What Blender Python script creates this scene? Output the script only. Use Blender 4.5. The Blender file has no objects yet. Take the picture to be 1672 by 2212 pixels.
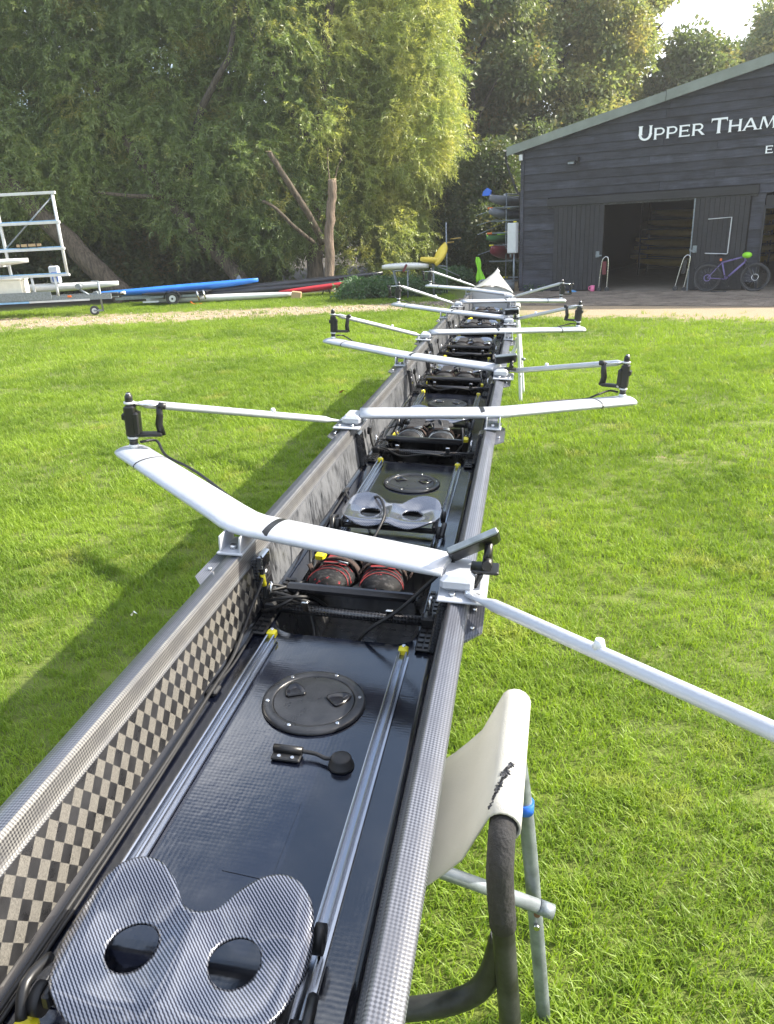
import bpy, bmesh, math, random
import numpy as np
from mathutils import Vector, Matrix
PI = math.pi
random.seed(7); rng = np.random.default_rng(11)
scene = bpy.context.scene
COL = scene.collection

# ------------------------------------------------------------------ camera
cam_data = bpy.data.cameras.new('camera'); cam = bpy.data.objects.new('camera', cam_data); COL.objects.link(cam)
IR = Vector((0.99875026, -0.01760642, -0.04677533)); IU = Vector((0.04997917, 0.35183493, 0.93472684)); FW = Vector((0, 0.93589647, -0.35227518))
cam.matrix_world = Matrix(((IR.x, IU.x, -FW.x, 0), (IR.y, IU.y, -FW.y, 0), (IR.z, IU.z, -FW.z, 1.8), (0, 0, 0, 1)))
cam_data.sensor_fit = 'VERTICAL'; cam_data.sensor_height = 24.0; cam_data.sensor_width = 24.0
cam_data.lens = 24.0 * 1600.0 / 2212.0
cam_data.clip_start = 0.05; cam_data.clip_end = 2000
scene.camera = cam

# ------------------------------------------------------------------ world, sun, exposure
SUN_AZ, SUN_EL = math.radians(83), math.radians(35.5)
world = bpy.data.worlds.new('World'); scene.world = world; world.use_nodes = True
wn = world.node_tree.nodes; wl = world.node_tree.links; wn.clear()
w_out = wn.new('ShaderNodeOutputWorld'); w_bg = wn.new('ShaderNodeBackground'); w_bg.inputs['Strength'].default_value = 0.13
sky = wn.new('ShaderNodeTexSky'); sky.sky_type = 'NISHITA'; sky.sun_disc = False
sky.sun_elevation = SUN_EL; sky.sun_rotation = SUN_AZ; sky.air_density = 1.2; sky.dust_density = 2.5
w_tc = wn.new('ShaderNodeTexCoord'); w_map = wn.new('ShaderNodeMapping'); w_map.inputs['Location'].default_value = (5.5, 5.5, 2.0); w_map.inputs['Scale'].default_value = (1.0, 1.0, 2.6)
w_no = wn.new('ShaderNodeTexNoise'); w_no.inputs['Scale'].default_value = 2.3; w_no.inputs['Detail'].default_value = 7; w_no.inputs['Roughness'].default_value = 0.58
w_rp = wn.new('ShaderNodeValToRGB'); w_rp.color_ramp.elements[0].position = 0.50; w_rp.color_ramp.elements[1].position = 0.66
w_mx = wn.new('ShaderNodeMix'); w_mx.data_type = 'RGBA'; w_mx.inputs['B'].default_value = (9.5, 9.8, 10.4, 1)
wl.new(w_tc.outputs['Generated'], w_map.inputs['Vector']); wl.new(w_map.outputs['Vector'], w_no.inputs['Vector'])
wl.new(w_no.outputs['Fac'], w_rp.inputs['Fac']); wl.new(w_rp.outputs['Color'], w_mx.inputs['Factor'])
wl.new(sky.outputs['Color'], w_mx.inputs['A']); wl.new(w_mx.outputs['Result'], w_bg.inputs['Color']); wl.new(w_bg.outputs['Background'], w_out.inputs['Surface'])
sun_d = bpy.data.lights.new('sun', 'SUN'); sun_d.energy = 4.6; sun_d.angle = math.radians(0.55); sun_d.color = (1.0, 0.93, 0.80)
sun = bpy.data.objects.new('sun', sun_d); COL.objects.link(sun)
to_sun = Vector((math.sin(SUN_AZ) * math.cos(SUN_EL), math.cos(SUN_AZ) * math.cos(SUN_EL), math.sin(SUN_EL)))
sun.rotation_euler = to_sun.to_track_quat('Z', 'Y').to_euler()
scene.view_settings.view_transform = 'Standard'; scene.view_settings.look = 'None'
scene.view_settings.gamma = 1.0; scene.view_settings.use_curve_mapping = False
scene.view_settings.exposure = 1.36
scene.cycles.max_bounces = 5; scene.cycles.diffuse_bounces = 2; scene.cycles.glossy_bounces = 3; scene.cycles.transmission_bounces = 3; scene.cycles.transparent_max_bounces = 4
scene.cycles.sample_clamp_indirect = 6.0

# ------------------------------------------------------------------ materials
MATS = {}
def nt(name):
    m = bpy.data.materials.new(name); m.use_nodes = True
    n = m.node_tree.nodes; l = m.node_tree.links; b = n.get('Principled BSDF'); MATS[name] = m
    return m, n, l, b
def mnode(n, l, op, a, b=None, c=None):
    x = n.new('ShaderNodeMath'); x.operation = op
    for i, v in enumerate((a, b, c)):
        if v is None: continue
        if isinstance(v, (int, float)): x.inputs[i].default_value = v
        else: l.new(v, x.inputs[i])
    return x.outputs[0]
def coords(n, l, kind='Object'):
    t = n.new('ShaderNodeTexCoord'); return t.outputs[kind]
def noise(n, l, vec, scale, detail=4, rough=0.55, stretch=None):
    if stretch:
        mp = n.new('ShaderNodeMapping'); mp.inputs['Scale'].default_value = stretch; l.new(vec, mp.inputs['Vector']); vec = mp.outputs['Vector']
    x = n.new('ShaderNodeTexNoise'); x.inputs['Scale'].default_value = scale; x.inputs['Detail'].default_value = detail; x.inputs['Roughness'].default_value = rough
    l.new(vec, x.inputs['Vector']); return x.outputs['Fac']
def ramp(n, l, fac, p0, p1, c0=(0, 0, 0, 1), c1=(1, 1, 1, 1)):
    r = n.new('ShaderNodeValToRGB'); r.color_ramp.elements[0].position = p0; r.color_ramp.elements[1].position = p1
    r.color_ramp.elements[0].color = c0; r.color_ramp.elements[1].color = c1; l.new(fac, r.inputs['Fac']); return r.outputs['Color']
def mixc(n, l, fac, a, b):
    x = n.new('ShaderNodeMix'); x.data_type = 'RGBA'
    for k, v in (('Factor', fac), ('A', a), ('B', b)):
        if isinstance(v, (tuple, list)): x.inputs[k].default_value = tuple(v) + ((1,) if len(v) == 3 else ())
        elif isinstance(v, (int, float)): x.inputs[k].default_value = v
        else: l.new(v, x.inputs[k])
    return x.outputs['Result']
def bump(n, l, b, h, strength=0.2, dist=0.01):
    x = n.new('ShaderNodeBump'); x.inputs['Strength'].default_value = strength; x.inputs['Distance'].default_value = dist
    l.new(h, x.inputs['Height']); l.new(x.outputs['Normal'], b.inputs['Normal']); return x
def M(name, base, rough=0.5, metal=0.0, var=0.25, vscale=6.0, coat=0.0, bmp=0.0, bscale=60.0, rvar=0.1, per_obj=0.0, stretch=None):
    m, n, l, b = nt(name); co = coords(n, l)
    f = noise(n, l, co, vscale, 5, 0.6, stretch); f2 = ramp(n, l, f, 0.3, 0.7)
    lo = tuple(c * (1 - var) for c in base); hi = tuple(min(1, c * (1 + var)) for c in base)
    col = mixc(n, l, f2, lo, hi)
    if per_obj:
        oi = n.new('ShaderNodeObjectInfo'); k = mnode(n, l, 'MULTIPLY_ADD', oi.outputs['Random'], 2 * per_obj, 1 - per_obj)
        hs = n.new('ShaderNodeHueSaturation'); l.new(k, hs.inputs['Value']); l.new(col, hs.inputs['Color']); col = hs.outputs['Color']
    l.new(col, b.inputs['Base Color']); b.inputs['Metallic'].default_value = metal
    r = mnode(n, l, 'MULTIPLY_ADD', f, rvar * 2, rough - rvar); l.new(r, b.inputs['Roughness'])
    if coat: b.inputs['Coat Weight'].default_value = coat; b.inputs['Coat Roughness'].default_value = 0.08
    if bmp: bump(n, l, b, noise(n, l, co, bscale, 4), bmp, 0.01)
    return m
def weave_mat(name, dark, light, pitch, ax=(0, 1), diag=True, rough=0.25, coat=0.6, sharp=0.25, wear=0.25, metal=0.0):
    """Woven carbon cloth under clear resin: a lattice of tows lying one way and the other."""
    m, n, l, b = nt(name); co = coords(n, l); s = n.new('ShaderNodeSeparateXYZ'); l.new(co, s.inputs[0])
    u, v = s.outputs[ax[0]], s.outputs[ax[1]]
    if diag: u, v = mnode(n, l, 'ADD', u, v), mnode(n, l, 'SUBTRACT', u, v)
    k = PI / pitch
    su = mnode(n, l, 'SINE', mnode(n, l, 'MULTIPLY', u, k)); sv = mnode(n, l, 'SINE', mnode(n, l, 'MULTIPLY', v, k))
    p = mnode(n, l, 'MULTIPLY', su, sv)
    f = ramp(n, l, mnode(n, l, 'MULTIPLY_ADD', p, 0.5, 0.5), 0.5 - sharp, 0.5 + sharp)
    nz = noise(n, l, co, 14, 5); col = mixc(n, l, f, dark, light)  # light tows: sheen of the fibres put into the base colour
    col = mixc(n, l, ramp(n, l, nz, 0.45, 0.75), col, tuple(c * (1 + wear * 2) + wear * 0.05 for c in dark))
    l.new(col, b.inputs['Base Color']); b.inputs['Metallic'].default_value = metal
    l.new(mnode(n, l, 'MULTIPLY_ADD', nz, 0.2, rough - 0.1), b.inputs['Roughness'])
    b.inputs['Coat Weight'].default_value = coat; b.inputs['Coat Roughness'].default_value = 0.12
    bump(n, l, b, f, 0.15, 0.002)
    return m

weave_mat('carbon_flange', (0.030, 0.032, 0.042), (0.13, 0.138, 0.165), 0.0050, (0, 1), True, 0.35, 0.4, 0.3, 0.3)
weave_mat('carbon_lip', (0.022, 0.022, 0.025), (0.16, 0.157, 0.15), 0.0050, (2, 1), True, 0.38, 0.3, 0.25, 0.3)
weave_mat('carbon_tube', (0.008, 0.008, 0.010), (0.045, 0.046, 0.05), 0.008, (0, 2), True, 0.22, 0.8, 0.2, 0.1)
weave_mat('carbon_well', (0.007, 0.007, 0.008), (0.035, 0.034, 0.032), 0.030, (0, 1), True, 0.28, 0.4, 0.03, 0.2)

def wall_near_mat():
    m, n, l, b = nt('spread_tow'); co = coords(n, l); s = n.new('ShaderNodeSeparateXYZ'); l.new(co, s.inputs[0])
    u = mnode(n, l, 'ADD', s.outputs[1], mnode(n, l, 'MULTIPLY', s.outputs[2], 0.8)); v = mnode(n, l, 'SUBTRACT', s.outputs[1], mnode(n, l, 'MULTIPLY', s.outputs[2], 1.05))
    k = PI / 0.031
    p = mnode(n, l, 'MULTIPLY', mnode(n, l, 'SINE', mnode(n, l, 'MULTIPLY', u, k)), mnode(n, l, 'SINE', mnode(n, l, 'MULTIPLY', v, k)))
    f = ramp(n, l, mnode(n, l, 'MULTIPLY_ADD', p, 0.5, 0.5), 0.49, 0.51)
    fine = noise(n, l, co, 420, 3, 0.6); big = noise(n, l, co, 18, 5, 0.6)
    lite = mixc(n, l, ramp(n, l, fine, 0.3, 0.75), (0.085, 0.080, 0.072), (0.19, 0.18, 0.16)); dk = mixc(n, l, ramp(n, l, big, 0.3, 0.8), (0.008, 0.008, 0.009), (0.035, 0.035, 0.037))  # pale tiles: reflection off the turned tows painted as colour
    l.new(mixc(n, l, f, dk, lite), b.inputs['Base Color']); l.new(mnode(n, l, 'MULTIPLY_ADD', big, 0.3, 0.15), b.inputs['Roughness'])
    b.inputs['Coat Weight'].default_value = 0.3; b.inputs['Coat Roughness'].default_value = 0.15
    bump(n, l, b, fine, 0.12, 0.002)
wall_near_mat()
def wall_far_mat():
    m, n, l, b = nt('scuffed_wall'); co = coords(n, l)
    st = noise(n, l, co, 1.0, 6, 0.75, (60, 85, 16)); pt = noise(n, l, co, 7, 5)
    f = ramp(n, l, mnode(n, l, 'MULTIPLY_ADD', pt, 0.35, mnode(n, l, 'MULTIPLY', st, 0.8)), 0.47, 0.62)
    l.new(mixc(n, l, f, (0.008, 0.009, 0.011), (0.125, 0.13, 0.14)), b.inputs['Base Color']); l.new(mnode(n, l, 'MULTIPLY_ADD', pt, 0.5, 0.1), b.inputs['Roughness'])
    bump(n, l, b, st, 0.2, 0.003)
wall_far_mat()
def deck_mat():
    m, n, l, b = nt('deck_gloss'); co = coords(n, l); s = n.new('ShaderNodeSeparateXYZ'); l.new(co, s.inputs[0])
    k = PI / 0.0075; u = mnode(n, l, 'ADD', s.outputs[0], s.outputs[1]); v = mnode(n, l, 'SUBTRACT', s.outputs[0], s.outputs[1])
    wv = mnode(n, l, 'MULTIPLY', mnode(n, l, 'SINE', mnode(n, l, 'MULTIPLY', u, k)), mnode(n, l, 'SINE', mnode(n, l, 'MULTIPLY', v, k)))
    big = noise(n, l, co, 5, 5, 0.6); grit = noise(n, l, co, 300, 3, 0.7); mid = noise(n, l, co, 40, 6, 0.7)
    spots = ramp(n, l, grit, 0.66, 0.74); dust = ramp(n, l, mid, 0.5, 0.8)
    c = mixc(n, l, dust, (0.0030, 0.0042, 0.0100), (0.009, 0.011, 0.018)); c = mixc(n, l, mnode(n, l, 'MULTIPLY', spots, 0.5), c, (0.06, 0.065, 0.075))
    l.new(c, b.inputs['Base Color'])
    l.new(mnode(n, l, 'MULTIPLY_ADD', ramp(n, l, big, 0.35, 0.7), 0.16, 0.08), b.inputs['Roughness']); b.inputs['IOR'].default_value = 2.0
    h = mnode(n, l, 'ADD', mnode(n, l, 'MULTIPLY', wv, 0.025), mnode(n, l, 'MULTIPLY', big, 1.6)); bump(n, l, b, h, 0.16, 0.006)
deck_mat()
def seat_mat():
    m, n, l, b = nt('seat_carbon'); co = coords(n, l); s = n.new('ShaderNodeSeparateXYZ'); l.new(co, s.inputs[0])
    u = mnode(n, l, 'ADD', mnode(n, l, 'MULTIPLY', s.outputs[0], 0.71), mnode(n, l, 'MULTIPLY', s.outputs[1], 0.71)); v = mnode(n, l, 'SUBTRACT', mnode(n, l, 'MULTIPLY', s.outputs[1], 0.71), mnode(n, l, 'MULTIPLY', s.outputs[0], 0.71))
    tri = mnode(n, l, 'PINGPONG', mnode(n, l, 'MULTIPLY', v, 1 / 0.0026), 1.0)
    ph = mnode(n, l, 'ADD', mnode(n, l, 'MULTIPLY', u, 2 * PI / 0.0037), mnode(n, l, 'MULTIPLY', tri, 0.8))
    f = ramp(n, l, mnode(n, l, 'MULTIPLY_ADD', mnode(n, l, 'SINE', ph), 0.5, 0.5), 0.28, 0.72)
    l.new(mixc(n, l, f, (0.010, 0.013, 0.024), (0.21, 0.225, 0.27)), b.inputs['Base Color']); b.inputs['Roughness'].default_value = 0.24; b.inputs['Metallic'].default_value = 0.6
    b.inputs['Coat Weight'].default_value = 0.9; b.inputs['Coat Roughness'].default_value = 0.06
seat_mat()

def shoe_mat(name, patch):
    m, n, l, b = nt(name); co = coords(n, l); f = noise(n, l, co, 55, 4, 0.7); g = noise(n, l, co, 90, 3, 0.6)
    c = mixc(n, l, ramp(n, l, g, 0.50, 0.72), (0.008, 0.008, 0.009), (0.055, 0.053, 0.055)); c = mixc(n, l, ramp(n, l, f, 0.64, 0.67), c, patch)
    l.new(c, b.inputs['Base Color']); b.inputs['Roughness'].default_value = 0.72; b.inputs['Specular IOR Level'].default_value = 0.25; bump(n, l, b, g, 0.3, 0.004)
shoe_mat('shoe_red', (0.40, 0.02, 0.03)); shoe_mat('shoe_black', (0.03, 0.03, 0.035))
M('white_paint', (0.58, 0.60, 0.62), 0.42, 0, 0.06, 9, bmp=0.05, bscale=25)
M('sign_white', (0.85, 0.87, 0.90), 0.5, 0, 0.03)
M('rigger_paint', (0.44, 0.46, 0.50), 0.36, 0.15, 0.05, 12, bmp=0.12, bscale=40)
M('white_hull', (0.62, 0.63, 0.63), 0.25, 0, 0.05, 3, coat=0.4)
M('black_plastic', (0.012, 0.012, 0.013), 0.38, 0, 0.3, 20)
M('hatch_plastic', (0.016, 0.017, 0.020), 0.30, 0, 0.4, 30, bmp=0.08, bscale=200)
M('black_rubber', (0.010, 0.010, 0.011), 0.55, 0, 0.3, 30)
M('black_gloss', (0.008, 0.008, 0.010), 0.16, 0, 0.3, 12)
M('steel', (0.62, 0.62, 0.62), 0.25, 1.0, 0.1, 30)
M('aluminium', (0.36, 0.38, 0.42), 0.22, 1.0, 0.03, 8, rvar=0.02)
M('yellow_plastic', (0.75, 0.65, 0.02), 0.4, 0, 0.08, 20)
M('orange_plastic', (0.75, 0.16, 0.02), 0.5, 0, 0.1)
M('red_fabric', (0.40, 0.016, 0.03), 0.8, 0, 0.25, 3, bmp=0.3, bscale=9)
M('velcro', (0.045, 0.028, 0.022), 0.95, 0, .5, 90, bmp=.5, bscale=200)
M('red_thread', (0.20, 0.018, 0.02), 0.7, 0, 0.2)
M('canvas', (0.40, 0.398, 0.375), 0.85, 0, 0.08, 5, bmp=0.25, bscale=400)
M('marker', (0.02, 0.022, 0.03), 0.6, 0, 0.3, 60)
M('stitch', (0.45, 0.43, 0.37), 0.9, 0, 0.1)
M('foam', (0.022, 0.022, 0.024), 0.9, 0, 0.35, 60, bmp=0.4, bscale=120)
M('galvanised', (0.22, 0.25, 0.275), 0.5, 0.55, 0.30, 24, bmp=0.1, bscale=30)
M('dark_tube', (0.035, 0.037, 0.040), 0.42, 0.3, 0.7, 18, bmp=0.1, bscale=60)
M('rust', (0.16, 0.085, 0.05), 0.8, 0.2, 0.4, 30)
M('blue_tape', (0.02, 0.13, 0.62), 0.45, 0, 0.15)
M('blue_hull', (0.03, 0.19, 0.66), 0.5, 0, 0.12, 2)
M('black_hull', (0.018, 0.020, 0.028), 0.35, 0, 0.3, 2)
M('timber', (0.42, 0.30, 0.17), 0.8, 0, 0.25, 8, stretch=(4, 30, 30))
M('cream_paint', (0.70, 0.68, 0.60), 0.6, 0, 0.08)
M('label_paper', (0.62, 0.63, 0.64), 0.5, 0, 0.05)
M('pale_blue_pad', (0.22, 0.42, 0.66), 0.7, 0, 0.15)
M('tyre', (0.045, 0.045, 0.047), 0.8, 0, 0.3, 40)
M('purple_paint', (0.20, 0.16, 0.38), 0.3, 0.2, 0.1)
M('lime', (0.30, 0.72, 0.03), 0.6, 0, 0.12)
M('pink_mug', (0.72, 0.16, 0.32), 0.35, 0, 0.05)
M('blue_cloth', (0.10, 0.30, 0.58), 0.9, 0, 0.2)
M('yellow_kayak', (0.62, 0.47, 0.05), 0.45, 0, 0.12, 3)
M('dull_yellow', (0.34, 0.24, 0.05), 0.5, 0, 0.2, 3)
M('green_kayak', (0.045, 0.14, 0.05), 0.45, 0, 0.2, 3)
M('grey_kayak', (0.18, 0.20, 0.24), 0.45, 0, 0.2, 3)
M('dark_red_kayak', (0.13, 0.015, 0.025), 0.4, 0, 0.2, 3)
M('skin_white', (0.75, 0.75, 0.72), 0.6, 0, 0.05)
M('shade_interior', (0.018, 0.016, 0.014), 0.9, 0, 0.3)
M('concrete', (0.24, 0.21, 0.17), 0.9, 0, 0.2, 3, bmp=0.2, bscale=40)
M('roof_sheet', (0.14, 0.16, 0.15), 0.7, 0, 0.2, 3, stretch=(1, 1, 1))
M('barge_board', (0.20, 0.225, 0.205), 0.75, 0, 0.18, 2.5, bmp=0.1, bscale=30)
M('can_plastic', (0.50, 0.55, 0.62), 0.4, 0, 0.2, 10)
M('can_blue', (0.10, 0.16, 0.45), 0.5, 0, 0.3, 10)
M('fallen', (0.42, 0.16, 0.04), 0.7, 0, 0.3, 50)

def plank_mat(name, base, hi, per):
    m, n, l, b = nt(name); co = coords(n, l, 'Object'); oi = n.new('ShaderNodeObjectInfo')
    ad = n.new('ShaderNodeVectorMath'); ad.operation = 'ADD'; cb = n.new('ShaderNodeCombineXYZ')
    l.new(mnode(n, l, 'MULTIPLY', oi.outputs['Random'], 77.0), cb.inputs[0]); l.new(mnode(n, l, 'MULTIPLY', oi.outputs['Random'], 31.0), cb.inputs[2])
    geo = n.new('ShaderNodeNewGeometry'); l.new(geo.outputs['Position'], ad.inputs[0]); l.new(cb.outputs[0], ad.inputs[1])
    g = noise(n, l, ad.outputs[0], 1.0, 6, 0.65, (2.2, 2.2, 34)); w = noise(n, l, ad.outputs[0], 1.4, 5, 0.65)
    c = mixc(n, l, ramp(n, l, mnode(n, l, 'MULTIPLY_ADD', w, 0.7, mnode(n, l, 'MULTIPLY', g, 0.6)), 0.52, 0.86), base, hi)
    k = mnode(n, l, 'MULTIPLY_ADD', oi.outputs['Random'], 2 * per, 1 - per); hs = n.new('ShaderNodeHueSaturation'); l.new(k, hs.inputs['Value']); l.new(c, hs.inputs['Color'])
    l.new(hs.outputs['Color'], b.inputs['Base Color']); b.inputs['Roughness'].default_value = 0.72; bump(n, l, b, g, 0.35, 0.01)
plank_mat('black_plank', (0.012, 0.0132, 0.020), (0.058, 0.062, 0.083), 0.30)
plank_mat('door_board', (0.015, 0.0155, 0.018), (0.030, 0.031, 0.036), 0.12)

def bark_mat(name, lo, hi):
    m, n, l, b = nt(name); co = coords(n, l); g = noise(n, l, co, 1.0, 6, 0.7, (16, 16, 2.5))
    l.new(mixc(n, l, ramp(n, l, g, 0.35, 0.65), lo, hi), b.inputs['Base Color']); b.inputs['Roughness'].default_value = 0.95; bump(n, l, b, g, 0.9, 0.05)
bark_mat('willow_bark', (0.035, 0.027, 0.019), (0.15, 0.12, 0.09)); bark_mat('dark_bark', (0.03, 0.026, 0.022), (0.10, 0.085, 0.07))
bark_mat('stump_bark', (0.085, 0.062, 0.045), (0.26, 0.195, 0.145)); M('cut_wood', (0.62, 0.48, 0.30), 0.8, 0, 0.15, 20)

def leaf_mat(name, a, bcol, c, nscale=0.5, transl=0.45, p=(0.38, 0.62), yp=(0.55, 0.75), seed=0.0, gloss=0.06):
    """Leaf: diffuse front, light passing through, two greens in drifts and a turning-yellow tint in patches."""
    m, n, l, b = nt(name); n.remove(b); out = n.get('Material Output')
    geo = n.new('ShaderNodeNewGeometry'); pos = geo.outputs['Position']; oi = n.new('ShaderNodeObjectInfo')
    sh = n.new('ShaderNodeVectorMath'); sh.operation = 'ADD'; l.new(pos, sh.inputs[0]); sh.inputs[1].default_value = (seed, seed * 2, seed * 3)
    f = noise(n, l, sh.outputs[0], nscale, 3); fine = noise(n, l, sh.outputs[0], 9.0, 2)
    col = mixc(n, l, ramp(n, l, mnode(n, l, 'MULTIPLY_ADD', fine, 0.35, mnode(n, l, 'MULTIPLY', f, 0.7)), p[0], p[1]), a, bcol)
    y = noise(n, l, sh.outputs[0], nscale * 2.1, 4); yy = ramp(n, l, mnode(n, l, 'MULTIPLY_ADD', fine, 0.3, mnode(n, l, 'MULTIPLY', y, 0.75)), yp[0], yp[1])
    col = mixc(n, l, yy, col, c)
    d = n.new('ShaderNodeBsdfDiffuse'); t = n.new('ShaderNodeBsdfTranslucent'); g = n.new('ShaderNodeBsdfGlossy'); g.inputs['Roughness'].default_value = 0.45
    l.new(col, d.inputs['Color']); hs = n.new('ShaderNodeHueSaturation'); hs.inputs['Saturation'].default_value = 1.1; hs.inputs['Value'].default_value = 1.5; l.new(col, hs.inputs['Color']); l.new(hs.outputs['Color'], t.inputs['Color'])
    m1 = n.new('ShaderNodeMixShader'); m1.inputs[0].default_value = transl; l.new(d.outputs[0], m1.inputs[1]); l.new(t.outputs[0], m1.inputs[2])
    m2 = n.new('ShaderNodeMixShader'); m2.inputs[0].default_value = gloss; l.new(m1.outputs[0], m2.inputs[1]); l.new(g.outputs[0], m2.inputs[2]); l.new(m2.outputs[0], out.inputs['Surface'])
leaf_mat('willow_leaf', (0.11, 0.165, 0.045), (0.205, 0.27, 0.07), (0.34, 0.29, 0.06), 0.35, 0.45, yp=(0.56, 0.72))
leaf_mat('sun_tinted_willow_leaf', (0.19, 0.25, 0.06), (0.33, 0.38, 0.10), (0.48, 0.46, 0.11), 0.35, 0.5, yp=(0.48, 0.70), seed=3.0)  # lighter copy of willow_leaf: sunlight on the outer crown put into its yellowing colour
leaf_mat('oak_leaf', (0.08, 0.12, 0.04), (0.15, 0.19, 0.06), (0.27, 0.20, 0.06), 0.4, 0.42, yp=(0.54, 0.72), seed=4.0)
leaf_mat('pale_leaf', (0.13, 0.175, 0.055), (0.24, 0.28, 0.085), (0.40, 0.33, 0.10), 0.4, 0.45, yp=(0.50, 0.70), seed=9.0)
leaf_mat('bush_leaf', (0.045, 0.08, 0.02), (0.09, 0.12, 0.03), (0.20, 0.16, 0.03), 0.6, 0.4, seed=2.0)
leaf_mat('nettle_leaf', (0.035, 0.09, 0.03), (0.07, 0.15, 0.045), (0.12, 0.18, 0.05), 0.9, 0.4, seed=6.0)
leaf_mat('grass_blade', (0.128, 0.205, 0.026), (0.245, 0.345, 0.045), (0.38, 0.37, 0.10), 0.8, 0.42, yp=(0.60, 0.80), seed=1.0, gloss=0.02)

def ground_mat():
    m, n, l, b = nt('ground_soil'); geo = n.new('ShaderNodeNewGeometry'); pos = geo.outputs['Position']
    s = n.new('ShaderNodeSeparateXYZ'); l.new(pos, s.inputs[0]); x, y = s.outputs[0], s.outputs[1]
    n1 = noise(n, l, pos, 0.55, 5, 0.6); n2 = noise(n, l, pos, 5, 6, 0.65); n3 = noise(n, l, pos, 60, 4, 0.7)
    grass = mixc(n, l, ramp(n, l, n2, 0.35, 0.65), (0.085, 0.115, 0.018), (0.15, 0.185, 0.030)); grass = mixc(n, l, mnode(n, l, 'MULTIPLY', ramp(n, l, n3, 0.45, 0.75), 0.5), grass, (0.13, 0.17, 0.035))
    dirt = mixc(n, l, ramp(n, l, n3, 0.35, 0.7), (0.24, 0.17, 0.10), (0.46, 0.37, 0.25))
    # the worn track: a band that runs from the trailers past the bow to the paving
    mid = mnode(n, l, 'MULTIPLY_ADD', x, -0.055, 19.9); hw = mnode(n, l, 'MULTIPLY_ADD', x, -0.075, 1.35)
    dist = mnode(n, l, 'DIVIDE', mnode(n, l, 'ABSOLUTE', mnode(n, l, 'SUBTRACT', y, mid)), hw)
    e1 = mnode(n, l, 'ADD', mnode(n, l, 'SUBTRACT', 1.45, dist), mnode(n, l, 'MULTIPLY_ADD', n1, 1.6, mnode(n, l, 'MULTIPLY_ADD', n2, 1.1, -1.55)))
    left = ramp(n, l, mnode(n, l, 'MULTIPLY', mnode(n, l, 'SUBTRACT', 2.6, x), 0.5), 0, 1)
    t1 = mnode(n, l, 'MULTIPLY', ramp(n, l, e1, 0.35, 0.6), left)
    # sandy verge along the paving on the right
    q = mnode(n, l, 'ADD', mnode(n, l, 'MULTIPLY', x, 0.515), mnode(n, l, 'MULTIPLY', y, 0.857))
    e2 = mnode(n, l, 'ADD', mnode(n, l, 'MULTIPLY', mnode(n, l, 'SUBTRACT', q, 14.55), 0.7), mnode(n, l, 'MULTIPLY_ADD', n1, 1.6, mnode(n, l, 'MULTIPLY_ADD', n2, 1.4, -1.75)))
    right = ramp(n, l, mnode(n, l, 'SUBTRACT', x, 2.6), 0, 1)
    t2 = mnode(n, l, 'MULTIPLY', ramp(n, l, e2, 0.2, 0.5), right)
    # litter-brown soil under the trees
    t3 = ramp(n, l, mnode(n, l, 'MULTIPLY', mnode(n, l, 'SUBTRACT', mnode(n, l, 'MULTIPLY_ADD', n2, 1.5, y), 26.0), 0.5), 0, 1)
    bare = ramp(n, l, mnode(n, l, 'MULTIPLY_ADD', n1, 0.6, mnode(n, l, 'MULTIPLY', n2, 0.5)), 0.66, 0.72)
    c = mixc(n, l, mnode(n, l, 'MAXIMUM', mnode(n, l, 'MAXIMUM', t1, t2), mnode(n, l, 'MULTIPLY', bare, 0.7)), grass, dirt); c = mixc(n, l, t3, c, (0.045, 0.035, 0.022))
    l.new(c, b.inputs['Base Color']); b.inputs['Roughness'].default_value = 0.95; bump(n, l, b, n3, 0.5, 0.03)
ground_mat()
plank_mat('paver', (0.15, 0.12, 0.095), (0.34, 0.28, 0.22), 0.0)

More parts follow.
